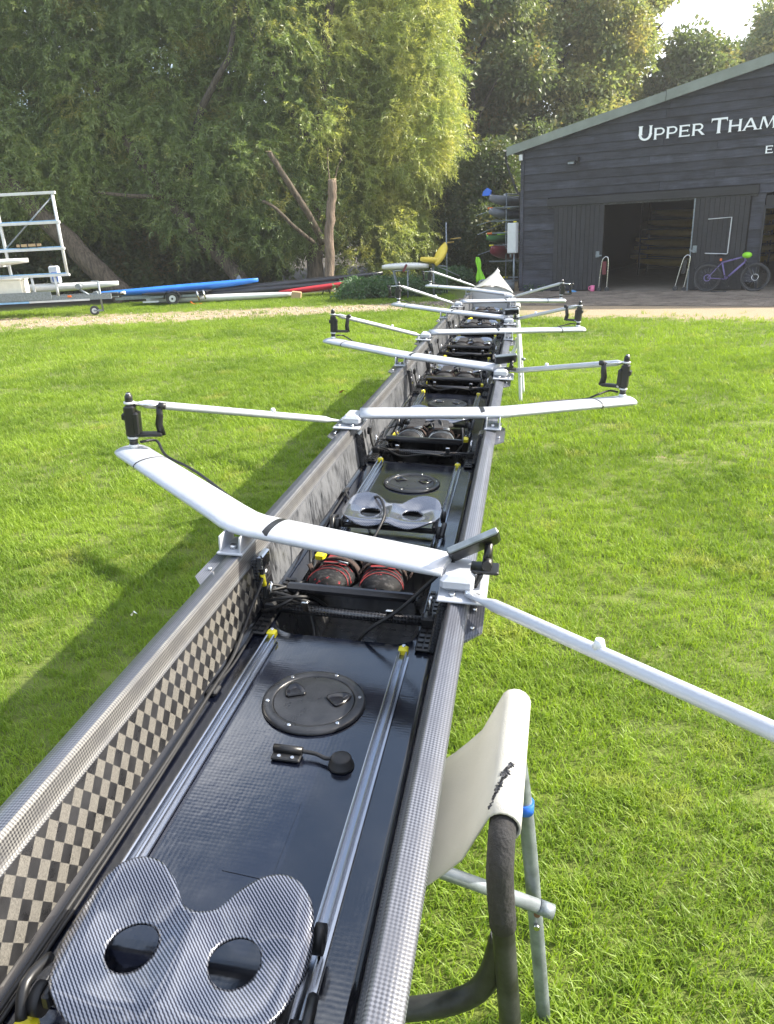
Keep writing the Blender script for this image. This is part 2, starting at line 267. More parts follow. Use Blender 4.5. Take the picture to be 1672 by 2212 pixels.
# ------------------------------------------------------------------ mesh helpers
class MB:
    def __init__(s): s.v = []; s.f = []; s.sm = []
    def add(s, vs, fs, smooth=False):
        o = len(s.v); s.v += [tuple(v) for v in vs]; s.f += [tuple(o + i for i in f) for f in fs]; s.sm += [smooth] * len(fs); return s
    def box(s, c, d, rot=None, taper=1.0):
        hx, hy, hz = d[0] / 2, d[1] / 2, d[2] / 2
        vs = [Vector((x * (taper if z > 0 else 1) * hx, y * (taper if z > 0 else 1) * hy, z * hz)) for z in (-1, 1) for y in (-1, 1) for x in (-1, 1)]
        if rot is not None: vs = [rot @ v for v in vs]
        vs = [v + Vector(c) for v in vs]
        return s.add(vs, [(0, 2, 3, 1), (4, 5, 7, 6), (0, 1, 5, 4), (1, 3, 7, 5), (3, 2, 6, 7), (2, 0, 4, 6)])
    def bbox(s, c, d, r=0.004, rot=None):
        """box with chamfered upper and lower edges"""
        hx, hy, hz = d[0] / 2, d[1] / 2, d[2] / 2; r = min(r, hx * .9, hy * .9, hz * .9); vs = []
        for z, k in ((-hz, r), (-hz + r, 0), (hz - r, 0), (hz, r)):
            for x, y in ((-hx + k, -hy + k + r * .7), (-hx + k + r * .7, -hy + k), (hx - k - r * .7, -hy + k), (hx - k, -hy + k + r * .7), (hx - k, hy - k - r * .7), (hx - k - r * .7, hy - k), (-hx + k + r * .7, hy - k), (-hx + k, hy - k - r * .7)):
                vs.append(Vector((x, y, z)))
        if rot is not None: vs = [rot @ v for v in vs]
        vs = [v + Vector(c) for v in vs]; fs = [tuple(range(7, -1, -1)), tuple(range(24, 32))]
        for i in range(3):
            for j in range(8): fs.append((i * 8 + j, i * 8 + (j + 1) % 8, i * 8 + 8 + (j + 1) % 8, i * 8 + 8 + j))
        return s.add(vs, fs)
    def rings(s, rings, caps=True, smooth=True, closed=True):
        n = len(rings[0]); vs = [v for r in rings for v in r]; fs = []
        for i in range(len(rings) - 1):
            for j in range(n if closed else n - 1): fs.append((i * n + j, i * n + (j + 1) % n, (i + 1) * n + (j + 1) % n, (i + 1) * n + j))
        s.add(vs, fs, smooth)
        if caps and closed:
            o = len(s.v) - len(vs); s.f += [tuple(o + j for j in range(n - 1, -1, -1)), tuple(o + (len(rings) - 1) * n + j for j in range(n))]; s.sm += [False, False]
        return s
    def tube(s, path, r, seg=8, caps=True, flat=1.0, up=(0, 0, 1), closed=False):
        """tube along points; r number or list; flat squashes it along the frame's vertical"""
        P = [Vector(p) for p in path]; n = len(P); rs = r if isinstance(r, (list, tuple)) else [r] * n; R = []; last = None; rnd = flat == 1.0 and isinstance(rs[0], (int, float)) and not closed
        for i, p in enumerate(P):
            if closed: t = P[(i + 1) % n] - P[i - 1]
            else: t = (P[min(i + 1, n - 1)] - P[max(i - 1, 0)])
            t.normalize(); u = Vector(up)
            if abs(t.dot(u)) > 0.96: u = Vector((0, 1, 0)) if abs(t.y) < .9 else Vector((1, 0, 0))
            a = t.cross(u).normalized()
            if rnd and last is not None and (last - t * last.dot(t)).length > .2: a = (last - t * last.dot(t)).normalized()
            last = a; b = a.cross(t).normalized(); ri = rs[i]
            w, h = (ri, ri * flat) if isinstance(ri, (int, float)) else ri
            R.append([p + a * (math.cos(2 * PI * k / seg) * w) + b * (math.sin(2 * PI * k / seg) * h) for k in range(seg)])
        if closed: R.append(R[0])
        return s.rings(R, caps and not closed)
    def prism(s, poly, z0, z1, mat=None, smooth=False):
        n = len(poly); vs = [Vector((x, y, z0)) for x, y in poly] + [Vector((x, y, z1)) for x, y in poly]
        if mat is not None: vs = [mat @ v for v in vs]
        return s.add(vs, [tuple(range(n - 1, -1, -1)), tuple(range(n, 2 * n))] + [(i, (i + 1) % n, n + (i + 1) % n, n + i) for i in range(n)])
    def disc(s, c, r, z0, z1, seg=16, mat=None):
        poly = [(c[0] + r * math.cos(2 * PI * k / seg), c[1] + r * math.sin(2 * PI * k / seg)) for k in range(seg)]
        return s.prism(poly, c[2] + z0, c[2] + z1, mat)
    def ball(s, c, r, seg=10, sq=(1, 1, 1)):
        R = []
        for i in range(1, seg // 2 + 3):
            a = -PI / 2 + PI * i / (seg // 2 + 3)
            R.append([Vector((c[0] + r * sq[0] * math.cos(a) * math.cos(2 * PI * k / seg), c[1] + r * sq[1] * math.cos(a) * math.sin(2 * PI * k / seg), c[2] + r * sq[2] * math.sin(a))) for k in range(seg)])
        return s.rings(R)
    def mesh(s, name, mat):
        me = bpy.data.meshes.new(name); me.from_pydata(s.v, [], s.f); me.polygons.foreach_set('use_smooth', s.sm)
        me.materials.append(MATS[mat]); me.validate(); me.update()
        bm = bmesh.new(); bm.from_mesh(me); bmesh.ops.recalc_face_normals(bm, faces=bm.faces); bm.to_mesh(me); bm.free()
        return me
    def build(s, name, mat, parent=None, label=None):
        return put(name, s.mesh(name, mat), parent, label)
def put(name, me, parent=None, label=None):
    o = bpy.data.objects.new(name, me); COL.objects.link(o)
    if parent is not None: o.parent = parent
    if label: o['label'] = label
    return o
def tag(o, label, cat, group=None):
    o['label'] = label; o['category'] = cat
    if group: o['group'] = group
    return o
def thing(name, label, cat, loc=(0, 0, 0), rz=0.0, group=None, mat=None):
    o = bpy.data.objects.new(name, None); COL.objects.link(o); o.empty_display_size = 0.1
    if mat is not None: o.matrix_world = mat
    else: o.location = loc; o.rotation_euler = (0, 0, rz)
    return tag(o, label, cat, group)
def struct(o): o['kind'] = 'structure'; return o
def copy_tree(o, parent=None):
    c = o.copy(); COL.objects.link(c)
    if parent is not None: c.parent = parent
    for ch in o.children: copy_tree(ch, c)
    return c
def smooth_path(pts, k=6):
    P = [Vector(p) for p in pts]; out = []
    for i in range(len(P) - 1):
        p0, p1, p2, p3 = P[max(i - 1, 0)], P[i], P[i + 1], P[min(i + 2, len(P) - 1)]
        for j in range(k):
            t = j / k; out.append(0.5 * ((2 * p1) + (p2 - p0) * t + (2 * p0 - 5 * p1 + 4 * p2 - p3) * t * t + (3 * p1 - p0 - 3 * p2 + p3) * t ** 3))
    out.append(P[-1]); return out

# scatter: points carrying many small pieces (blades, leaf sprays) as one object
def make_scatter_group(name, templates, realize=False):
    g = bpy.data.node_groups.new(name, 'GeometryNodeTree'); g.interface.new_socket('Geometry', in_out='INPUT', socket_type='NodeSocketGeometry'); g.interface.new_socket('Geometry', in_out='OUTPUT', socket_type='NodeSocketGeometry')
    n, l = g.nodes, g.links; gi = n.new('NodeGroupInput'); go = n.new('NodeGroupOutput'); j = n.new('GeometryNodeJoinGeometry')
    for t in reversed(templates):
        oi = n.new('GeometryNodeObjectInfo'); oi.inputs['Object'].default_value = t; gt = n.new('GeometryNodeGeometryToInstance'); l.new(oi.outputs['Geometry'], gt.inputs[0]); l.new(gt.outputs[0], j.inputs[0])
    ip = n.new('GeometryNodeInstanceOnPoints'); ip.inputs['Pick Instance'].default_value = True
    def attr(nm, ty):
        a = n.new('GeometryNodeInputNamedAttribute'); a.data_type = ty; a.inputs['Name'].default_value = nm; return a.outputs['Attribute']
    l.new(gi.outputs[0], ip.inputs['Points']); l.new(j.outputs[0], ip.inputs['Instance']); l.new(attr('idx', 'INT'), ip.inputs['Instance Index'])
    l.new(attr('rot', 'FLOAT_VECTOR'), ip.inputs['Rotation']); l.new(attr('scl', 'FLOAT'), ip.inputs['Scale'])
    if realize:
        rz = n.new('GeometryNodeRealizeInstances'); l.new(ip.outputs[0], rz.inputs[0]); l.new(rz.outputs[0], go.inputs[0])
    else: l.new(ip.outputs[0], go.inputs[0])
    return g
def scatter(name, pts, rots, scl, group, ntemp, parent=None):
    pts = np.asarray(pts, np.float32); k = len(pts); me = bpy.data.meshes.new(name); me.vertices.add(k); me.vertices.foreach_set('co', pts.ravel())
    a = me.attributes.new('rot', 'FLOAT_VECTOR', 'POINT'); a.data.foreach_set('vector', np.asarray(rots, np.float32).ravel())
    a = me.attributes.new('scl', 'FLOAT', 'POINT'); a.data.foreach_set('value', np.asarray(scl, np.float32).ravel())
    a = me.attributes.new('idx', 'INT', 'POINT'); a.data.foreach_set('value', rng.integers(0, ntemp, k).astype(np.int32))
    o = put(name, me, parent); md = o.modifiers.new('scatter', 'NODES'); md.node_group = group; return o
def template(name, mb, mat):
    return bpy.data.objects.new(name, mb.mesh(name, mat))       # not linked: only a shape to scatter

# ------------------------------------------------------------------ ground
def sheet(name, x0, x1, y0, y1, z, mat, nx=1, ny=1):
    mb = MB(); vs = [(x0 + (x1 - x0) * i / nx, y0 + (y1 - y0) * j / ny, z) for j in range(ny + 1) for i in range(nx + 1)]
    mb.add(vs, [(j * (nx + 1) + i, j * (nx + 1) + i + 1, (j + 1) * (nx + 1) + i + 1, (j + 1) * (nx + 1) + i) for j in range(ny) for i in range(nx)]); return mb.build(name, mat)
ground = struct(sheet('ground', -400, 400, -60, 700, 0, 'ground_soil', 8, 8)); ground['label'] = 'mown lawn with a worn earth track'
HOUSE = Matrix.Translation((4.26, 22.6, 0)) @ Matrix.Rotation(math.atan2(-0.515, 0.857), 4, 'Z')
pv = MB(); vs = [HOUSE @ Vector((a, d, 0.004)) for a, d in ((-1.6, -3.9), (17, -3.9), (17, -0.02), (-0.4, -0.02))]; pv.add(vs, [(0, 1, 2, 3)])
M('joint_sand', (0.07, 0.058, 0.045), 0.95, 0, .3, 4)
paving = struct(pv.build('brick_paving', 'joint_sand')); paving['label'] = 'brick paving in front of the black shed'
pb = MB(); row = 0; d = -3.85
while d < -0.1:
    a = -1.55 + (0.105 if row % 2 else 0) + random.uniform(-0.01, 0.01)
    while a < 9.5:
        if a > -1.5 + (d + 3.9) * 0.29: 
            z = random.uniform(0.008, 0.022); pb.prism([tuple((HOUSE @ Vector((a + dx, d + dy, 0)))[:2]) for dx, dy in ((0, 0), (0.192, 0), (0.192, 0.086), (0, 0.086))], 0.002, z)
        a += 0.207
    d += 0.103; row += 1
o = pb.build('paving_bricks', 'paver', paving); o['kind'] = 'stuff'

# ------------------------------------------------------------------ boathouse (local: x along the front, y into the building, z up)
house = thing('boathouse', 'black weatherboarded boat shed with white lettering on its gable', 'shed', mat=HOUSE)
SW, RIDGE, EAVE, SLOPE = 15.0, 7.5, 3.93, 0.213
DEPTH = 16.0
def roof_z(a): return EAVE - 0.24 + SLOPE * (min(a, SW - a) + 0.42)
w = MB()   # solid core behind the boards, with the doorways left open
def core(a0, a1, z0, z1=None):
    if z1 is not None: w.box(((a0 + a1) / 2, 0.12, (z0 + z1) / 2), (a1 - a0, 0.1, z1 - z0)); return
    w.prism([(a0, z0), (a1, z0)] + ([(a1, roof_z(a1) - .1), (RIDGE, roof_z(RIDGE) - .1), (a0, roof_z(a0) - .1)] if a0 < RIDGE < a1 else [(a1, roof_z(a1) - .1), (a0, roof_z(a0) - .1)]), 0.07, 0.17, Matrix(((1, 0, 0, 0), (0, 0, 1, 0), (0, 1, 0, 0), (0, 0, 0, 1))))
core(0.02, SW, 2.26); core(0.02, 2.3, 0, 2.255); core(4.66, 6.25, 0, 2.255); core(7.7, SW, 0, 2.255)
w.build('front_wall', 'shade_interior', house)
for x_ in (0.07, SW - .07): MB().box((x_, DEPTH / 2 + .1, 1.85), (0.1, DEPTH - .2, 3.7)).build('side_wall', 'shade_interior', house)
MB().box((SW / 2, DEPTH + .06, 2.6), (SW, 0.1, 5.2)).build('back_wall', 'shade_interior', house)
w = MB(); w.add([(0.1, 0.0, 0.012), (SW - .1, 0.0, 0.012), (SW - .1, DEPTH - .1, 0.012), (0.1, DEPTH - .1, 0.012)], [(0, 1, 2, 3)]); w.build('floor_slab', 'concrete', house)
roof = MB()
for s in (0, 1):
    f = (lambda a: a) if s == 0 else (lambda a: SW - a)
    roof.rings([[(f(-0.42), y, roof_z(-0.42) + 0.14), (f(RIDGE), y, roof_z(RIDGE) + 0.14), (f(RIDGE), y, roof_z(RIDGE) + 0.02), (f(-0.42), y, roof_z(-0.42) + 0.02)] for y in (-0.02, DEPTH + .2)], smooth=False)
roof = roof.build('roof', 'roof_sheet', house)
for s in (0, 1):       # barge boards, in two lengths each with a visible joint
    f = (lambda a: a) if s == 0 else (lambda a: SW - a)
    for a0, a1 in ((-0.43, 3.72), (3.73, RIDGE)):
        b = MB(); b.rings([[(f(a), -0.16, roof_z(a) + 0.17 + (0.012 if a0 > 0 else 0)), (f(a), -0.10, roof_z(a) + 0.17), (f(a), -0.10, roof_z(a) - 0.05), (f(a), -0.16, roof_z(a) - 0.05)] for a in (a0, a1)], smooth=False); b.build('barge_board', 'barge_board', roof)
# weatherboards: each a plank with its own joints, lapped and slightly uneven
def hplank(a0, a1, z0, z1):
    mb = MB(); L = 0.002; zr0 = z0 - 0.012; c = random.uniform(-.003, .003)
    def top(a): return min(z1, roof_z(a) - 0.03)
    pts = []
    if top(a0) < z1 - 1e-4:      # sloped start under the roof
        ac = a0
        while top(ac) < z1 - 1e-4 and ac < a1 - .05: ac += 0.02
        sec = [(a0, zr0, max(zr0 + .01, top(a0))), (ac, zr0, z1), (a1, zr0, z1)]
    else: sec = [(a0, zr0, z1), (a1, zr0, z1)]
    mb.rings([[(a + L * (1 if i == 0 else -1), 0.0 - 0.028 + c, zb), (a + L * (1 if i == 0 else -1), -0.002 + c, zt), (a, 0.06, zt), (a, 0.06, zb)] for i, (a, zb, zt) in enumerate(sec)], smooth=False)
    return mb.build('plank', 'black_plank', house)
BH = 0.208; z = 0.22; r = 0
def solid_ranges(z):
    return [(0.0, 0.98), (5.92, 6.22), (7.72, SW)] if z < 2.2 else ([(0.0, 0.76), (6.06, SW)] if z < 2.42 else [(0.0, SW)])
while z < roof_z(RIDGE) - 0.06:
    for lo, hi in solid_ranges(z):
        a_min = lo
        if roof_z(0) - .03 < z + .02: a_min = max(lo, (z + 0.02 + .03 - EAVE + .24) / SLOPE - 0.42); hi = min(hi, SW - a_min)
        joints = [a_min] + sorted(j for j in ([3.55 + .35 * random.uniform(-1, 1) if r % 3 else 5.0, 8.2 + random.uniform(-.6, .6), 12.1 + random.uniform(-.5, .5)]) if a_min + .4 < j < hi - .4) + [hi]
        if r % 4 == 1 and len(joints) > 2 and joints[1] < 6: joints.pop(1)
        for a0, a1 in zip(joints, joints[1:]):
            if a1 - a0 > .05: hplank(a0, min(a1, SW), z, z + BH)
    z += BH; r += 1
mb = MB(); mb.bbox((0.49, -0.01, 0.115), (0.96, 0.05, 0.2)); mb.build('plank', 'black_plank', house)
mb = MB(); mb.box((0.0, -0.005, 1.83), (0.09, 0.10, 3.66)); mb.build('corner_post', 'black_plank', house)
mb = MB(); mb.bbox((3.41, -0.09, 2.37), (5.3, 0.1, 0.20), 0.006); beam = mb.build('door_rail', 'door_board', house)
mb = MB(); mb.bbox((3.41, -0.05, 2.245), (5.28, 0.05, 0.045), 0.004); mb.build('sliding_track', 'dark_tube', beam)
def leaf_door(a0, a1, y):
    d = MB(); d.box(((a0 + a1) / 2, y + .02, 1.13), (a1 - a0, 0.03, 2.2)); d = d.build('sliding_door', 'shade_interior', house); n = 11; wd = (a1 - a0) / n
    me = MB().bbox((0, 0, 0), (wd - 0.006, 0.03, 2.2), 0.004).mesh('board', 'door_board')
    for i in range(n):
        o = put('board', me, d); o.location = (a0 + wd * (i + .5), y - .012 + random.uniform(-.002, .002), 1.135)
    return d
dl = leaf_door(0.97, 2.34, -0.075); dr = leaf_door(4.63, 5.90, -0.075)
mb = MB(); mb.box((4.618, -0.08, 1.13), (0.03, 0.09, 2.24)); mb.build('door_edge', 'galvanised', dr)
mb = MB(); mb.bbox((2.23, -0.13, 0.98), (0.09, 0.05, 0.16)); mb.box((2.27, -0.17, 0.95), (0.16, 0.03, 0.035)); mb.build('lock_case', 'galvanised', dl)
mb = MB(); mb.bbox((4.72, -0.13, 1.04), (0.10, 0.05, 0.17)); mb.box((4.66, -0.17, 1.0), (0.15, 0.03, 0.035), Matrix.Rotation(.5, 3, 'Y')); mb.build('lock_case', 'galvanised', dr)
mb = MB()
for p in ([(4.97, -.115, 1.745), (5.515, -.115, 1.765), (5.505, -.115, 0.92), (5.48, -.115, .9), (4.97, -.115, 0.93)],): mb.tube(p, 0.014, 6)
mb.build('painted_bracket', 'white_paint', dr, 'thin white three-sided bracket on the right sliding door')
mb = MB(); mb.box((7.0, -.03, 1.9 + .17), (1.5, .05, .3)); mb.box((6.235, -.03, 1.0), (0.05, 0.09, 2.0)); mb.build('side_door_frame', 'door_board', house)
# lamp, alarm box, gutter, downpipe
mb = MB(); mb.bbox((1.43, -0.17, 3.33), (0.20, 0.16, 0.10)); mb.box((1.56, -0.08, 3.40), (0.07, 0.14, 0.10)); lamp = mb.build('floodlight', 'black_plastic', house); mb = MB(); mb.box((1.43, -0.255, 3.31), (0.16, 0.012, 0.05)); mb.build('lens', 'galvanised', lamp)
mb = MB(); mb.bbox((-0.03, -0.09, 3.57), (0.09, 0.06, 0.15)); mb.build('alarm_box', 'white_paint', house)
mb = MB(); mb.rings([[(-0.50 + 0.06 * math.cos(t), y, 3.82 + 0.06 * math.sin(t)) for t in [PI + PI * k / 8 for k in range(9)]] for y in (-.1, DEPTH)], caps=False, closed=False); mb.tube(smooth_path([(-0.50, -0.02, 3.75), (-0.48, 0.0, 3.45), (-0.2, 0.05, 2.75), (-0.08, 0.06, 2.4), (-0.08, 0.06, 0.1)], 4), 0.035, 8); mb.build('gutter', 'black_plastic', house)
# lettering, cut letters with flared ends in small capitals
LX = 1.2
def letter_mb(ch, h):
    t = 0.17 * h; mb = MB(); S = Matrix(((LX, 0, 0, 0), (0, 0, -1, 0), (0, 1, 0, 0), (0, 0, 0, 1))); z0, z1 = 0.030, 0.05
    cnt = [0]
    def poly(p): cnt[0] += 1; mb.prism([(x * h, y * h) for x, y in p], z0, z1 + cnt[0] * 0.0006, S)
    def stem(x, y0=0, y1=1, wd=.17, fl=True):
        poly([(x, y0), (x + wd, y0), (x + wd, y1), (x, y1)])
        if fl:
            for y, dd in ((y0, .06), (y1, -.06)): poly([(x - .05, y), (x + wd + .05, y), (x + wd + .005, y + dd), (x - .005, y + dd)])
    def arm(x0, x1, y, tt=.12, fl=0):
        poly([(x0, y), (x1, y), (x1, y + tt), (x0, y + tt)])
        if fl: poly([(x1 - .06, y - (.05 if fl != 2 else -.02)), (x1 + .02, y - (.06 if fl != 2 else -.02)), (x1 + .02, y + tt + (.05 if fl != 1 else 0)), (x1 - .06, y + tt + (.03 if fl != 1 else 0))])
    def bowl(x, y0, y1, r, tt=.14):
        cy = (y0 + y1) / 2; ry = (y1 - y0) / 2; n = 10; a = [-PI / 2 + PI * k / n for k in range(n + 1)]
        for k in range(n): poly([(x + r * math.cos(a[k]), cy + ry * math.sin(a[k])), (x + r * math.cos(a[k + 1]), cy + ry * math.sin(a[k + 1])), (x + (r - tt) * math.cos(a[k + 1]), cy + (ry - tt * .8) * math.sin(a[k + 1])), (x + (r - tt) * math.cos(a[k]), cy + (ry - tt * .8) * math.sin(a[k]))])
    wd = .9
    if ch == 'U':
        stem(0.02, .4, 1, .19); stem(.66, .4, 1, .14); n = 12; a = [PI + PI * k / n for k in range(n + 1)]
        for k in range(n): poly([(.41 + .39 * math.cos(a[k]), .41 + .42 * math.sin(a[k])), (.41 + .39 * math.cos(a[k + 1]), .41 + .42 * math.sin(a[k + 1])), (.41 + .235 * math.cos(a[k + 1]), .41 + .28 * math.sin(a[k + 1])), (.41 + .235 * math.cos(a[k]), .41 + .28 * math.sin(a[k]))])
        wd = .88
    elif ch == 'P': stem(.05); arm(.1, .5, .88); arm(.1, .5, .36); bowl(.48, .36, 1.0, .36); wd = .90
    elif ch == 'E': stem(.05); arm(.1, .78, .88, .12, 1); arm(.1, .68, .45, .11, 3); arm(.1, .82, 0, .12, 2); wd = .92
    elif ch == 'R': stem(.05); arm(.1, .5, .88); arm(.1, .5, .40); bowl(.48, .40, 1.0, .34); poly([(.42, .42), (.60, .44), (.98, .0), (.76, .0)]); wd = 1.02
    elif ch == 'T': stem(.36); arm(.0, .9, .88, .12); poly([(0, .72), (.07, .88), (0, 1.0)]); poly([(.83, .88), (.9, .72), (.9, 1.0)]); wd = .92
    elif ch == 'H': stem(.05); stem(.75); arm(.15, .8, .44); wd = 1.0
    elif ch == 'A': poly([(-.02, 0), (.12, 0), (.50, .86), (.42, 1.0)]); poly([(.42, 1.0), (.56, 1.0), (1.0, 0), (.80, 0)]); arm(.22, .78, .26, .11); arm(-.06, .2, 0, .05); arm(.74, 1.06, 0, .05); wd = 1.06
    elif ch == 'M': poly([(.02, 0), (.13, 0), (.26, 1), (.16, 1)]); poly([(.16, 1), (.34, 1), (.62, .18), (.54, 0)]); poly([(.54, 0), (.62, .18), (.84, 1), (.98, 1)][:2] + [(1.0, 1), (.86, 1)]); poly([(.84, 1), (1.02, 1), (1.14, 0), (.95, 0)]); arm(-.05, .2, 0, .05); arm(.9, 1.2, 0, .05); wd = 1.22
    elif ch == 'S': bowl(.42, 0, .56, .36); arm(.05, .44, 0, .12); arm(.3, .44, .44, .12); poly([(.05, .0), (.12, .0), (.1, .28), (.05, .28)]); poly([(.34, .44), (.34, .56), (.12, .66), (.05, .8), (.16, .96), (.4, 1), (.4, .89), (.24, .86), (.2, .78), (.26, .68), (.5, .54)]); arm(.38, .72, .89, .11); poly([(.66, .72), (.74, .72), (.74, 1.0), (.66, 1.0)]); wd = .86
    return mb, wd * h * LX
a = 3.10
for word in (('U', 'PPER'), ('T', 'HAMES')):
    for i, ch in enumerate(word[0] + word[1]):
        hh = 0.335 if i == 0 else 0.262; mb, wd = letter_mb(ch, hh); o = mb.build('letter', 'sign_white', house); o.location = (a, 0, 3.69); o.rotation_euler = (0, 0, 0); a += wd + 0.018
    a += 0.10
mb, wd = letter_mb('E', 0.165); o = mb.build('letter', 'sign_white', house); o.location = (6.08, 0, 3.15)
# inside: racks of stored boats
def hull_mb(L, wd, h, sheer=0.35, n=18, seg=12, deck=0.25, bend=0.0, dcrown=0.4):
    """a canoe or kayak hull along +Y from 0 to L: rounded bottom, pointed ends, low crowned deck"""
    R = []
    for i in range(n + 1):
        q = i / n; k = max(0.035, math.sin(PI * q) ** 0.62); up = sheer * h * (abs(2 * q - 1) ** 2.6); ring = []
        for j in range(seg):
            t = 2 * PI * j / seg; x = math.cos(t) * wd / 2 * k; s = math.sin(t); zz = s * h * (0.62 if s < 0 else dcrown) * (0.45 + 0.55 * k)
            ring.append((x, q * L, zz + h * .62 + up))
        R.append(ring)
    return MB().rings(R)
for row, (a, cols) in enumerate(((3.15, 6), (4.35, 6), (2.2, 3))):
    for k in range(cols):
        o = hull_mb(4.2, 0.55, 0.26).build('stored_kayak', 'dull_yellow'); o.matrix_world = HOUSE @ Matrix.Translation((a - 1.35 + .08 * k, 6.6 + 1.6 * row + 0.15 * (k % 2), 0.25 + 0.31 * k)) @ Matrix.Rotation(-PI / 2 + .12 * (row - 1), 4, 'Z')
        tag(o, ['yellow kayak on the shed rack, row nearest the doorway, tier %s from the floor', 'yellow kayak on the second rack inside the shed, tier %s from the floor', 'yellow kayak on the rack deepest in the shed, tier %s from the floor'][row] % ['one', 'two', 'three', 'four', 'five', 'six'][k], 'kayak', 'kayaks stored inside the shed')
rk = thing('storage_rack', 'bare metal storage rack standing inside the dark shed', 'rack', mat=HOUSE)
for a in (1.95, 5.9):
    for y in (6.3, 7.6): MB().tube([(a, y, 0.01), (a, y, 2.4)], 0.03, 6).build('upright', 'dark_tube', rk)
for k in range(6):
    for y in (6.3, 7.6): MB().tube([(1.95, y, 0.24 + .31 * k), (5.9, y, 0.24 + .31 * k)], 0.02, 6).build('rail', 'dark_tube', rk)

# wheeled handle frames leaning at the doorway
def hoop(name, a, label, lean, mat2):
    t = thing(name, label, 'trolley', mat=HOUSE @ Matrix.Translation((a, -0.05, 0)) @ Matrix.Rotation(lean, 4, 'Y'))
    MB().tube(smooth_path([(-.12, -.1, 0.02), (-.07, -.1, .5), (-.03, -.1, .80), (0.02, -.1, .89), (.08, -.1, .91), (.13, -.1, .84), (.13, -.1, .5), (.11, -.1, .02)], 4), 0.016, 8).build('handle_frame', 'steel', t)
    MB().bbox((0.03, -.1, .62), (0.10, .05, .34)).build('bag', mat2, t)
    for x in (-.1, .12):
        MB().tube([(x, -.14, .06), (x, -.06, .06)], 0.06, 12).build('wheel', 'tyre', t)
hoop('boat_trolley', 2.42, 'steel trolley with dark red bag at the left side of the doorway', -0.02, 'dark_red_kayak')
hoop('boat_trolley', 4.42, 'steel trolley with black bag at the right side of the doorway', 0.10, 'black_rubber')
# cup, cloth, bar on the paving
cup = thing('mug', 'small pink mug standing on the paving by the shed door', 'mug', mat=HOUSE @ Matrix.Translation((2.16, -0.22, 0.015)))
MB().tube([(0, 0, 0), (0, 0, .02), (0, 0, .16)], [.05, .055, .058], 14).build('cup', 'pink_mug', cup); MB().tube(smooth_path([(-.05, 0, .13), (-.10, 0, .12), (-.10, 0, .05), (-.05, 0, .04)], 4), .012, 6).build('handle', 'pink_mug', cup)
mb = MB(); ns = 9; grid = [(0.24 * (i / ns - .5), 0.2 * (j / ns - .5), 0.02 + 0.05 * abs(math.sin(i * 1.3 + j * .9)) * math.sin(PI * i / ns) * math.sin(PI * j / ns)) for j in range(ns + 1) for i in range(ns + 1)]
mb.add(grid, [(j * (ns + 1) + i, j * (ns + 1) + i + 1, (j + 1) * (ns + 1) + i + 1, (j + 1) * (ns + 1) + i) for j in range(ns) for i in range(ns)], True); o = mb.build('cloth', 'blue_cloth'); o.matrix_world = HOUSE @ Matrix.Translation((1.62, -.3, 0)); o.modifiers.new('thick', 'SOLIDIFY').thickness = .008
tag(o, 'crumpled blue cloth lying on the paving near the oarlock', 'cloth')
o = MB().bbox((0, 0, 0), (.36, .06, .03)).build('iron_bar', 'dark_tube'); o.matrix_world = HOUSE @ Matrix.Translation((5.45, -.62, .03)); tag(o, 'short black bar lying on the paving under the bicycle', 'bar')

# meter cabinet on its post by the corner
cb = thing('meter_cabinet', 'white meter cabinet on a pipe post at the shed corner', 'cabinet', mat=HOUSE @ Matrix.Translation((-0.235, -0.10, 0)))
MB().bbox((0, 0, 1.49), (.27, .20, .82), .012).build('case', 'white_paint', cb); MB().bbox((0, -.106, 1.49), (.24, .012, .78), .004).build('door', 'white_paint', cb); MB().tube([(0.04, 0, 1.08), (.04, 0, 0)], .03, 8).build('post', 'galvanised', cb); MB().tube([(-.07, 0, 1.08), (-.06, 0, .96)], .03, 8).build('conduit', 'galvanised', cb); MB().bbox((.06, 0, 1.925), (.08, .06, .03)).build('cap', 'yellow_plastic', cb)

# outdoor canoe rack beside the shed
rack = thing('canoe_rack', 'galvanised scaffold rack for canoes beside the shed wall', 'rack', mat=HOUSE)
for k, dp in enumerate((0.35, 1.7, 3.1, 4.4)):
    for a, zt in ((-.62, 2.72), (-.17, 2.74)): MB().tube([(a - .03 * k, dp, 0), (a - .03 * k, dp, zt)], .022, 8).build('upright', 'galvanised', rack)
    for zz in (2.33, 1.97, 1.64, 1.30, .85, .30):
        ar = MB().tube([(-1.22 + random.uniform(-.05, .12), dp - .04, zz), (-.15, dp - .04, zz)], .021, 8).build('arm', 'galvanised', rack); x0 = ar.data.vertices[0].co.x
        if random.random() < .75: MB().tube([(x0 - .02, dp - .04, zz), (x0 + .13, dp - .04, zz)], .028, 8).build('end_sleeve', random.choice(['orange_plastic', 'yellow_plastic', 'dull_yellow']), ar)
for dp, zz, L in ((.2, 2.25, .8), (.25, 1.98, .9), (.3, 1.72, .5), (.3, 1.15, .7)): MB().tube([(-1.4, dp - .25, zz - .1), (-1.4 + L, dp + .35, zz + .15)], .012, 6).build('strut', 'galvanised', rack)
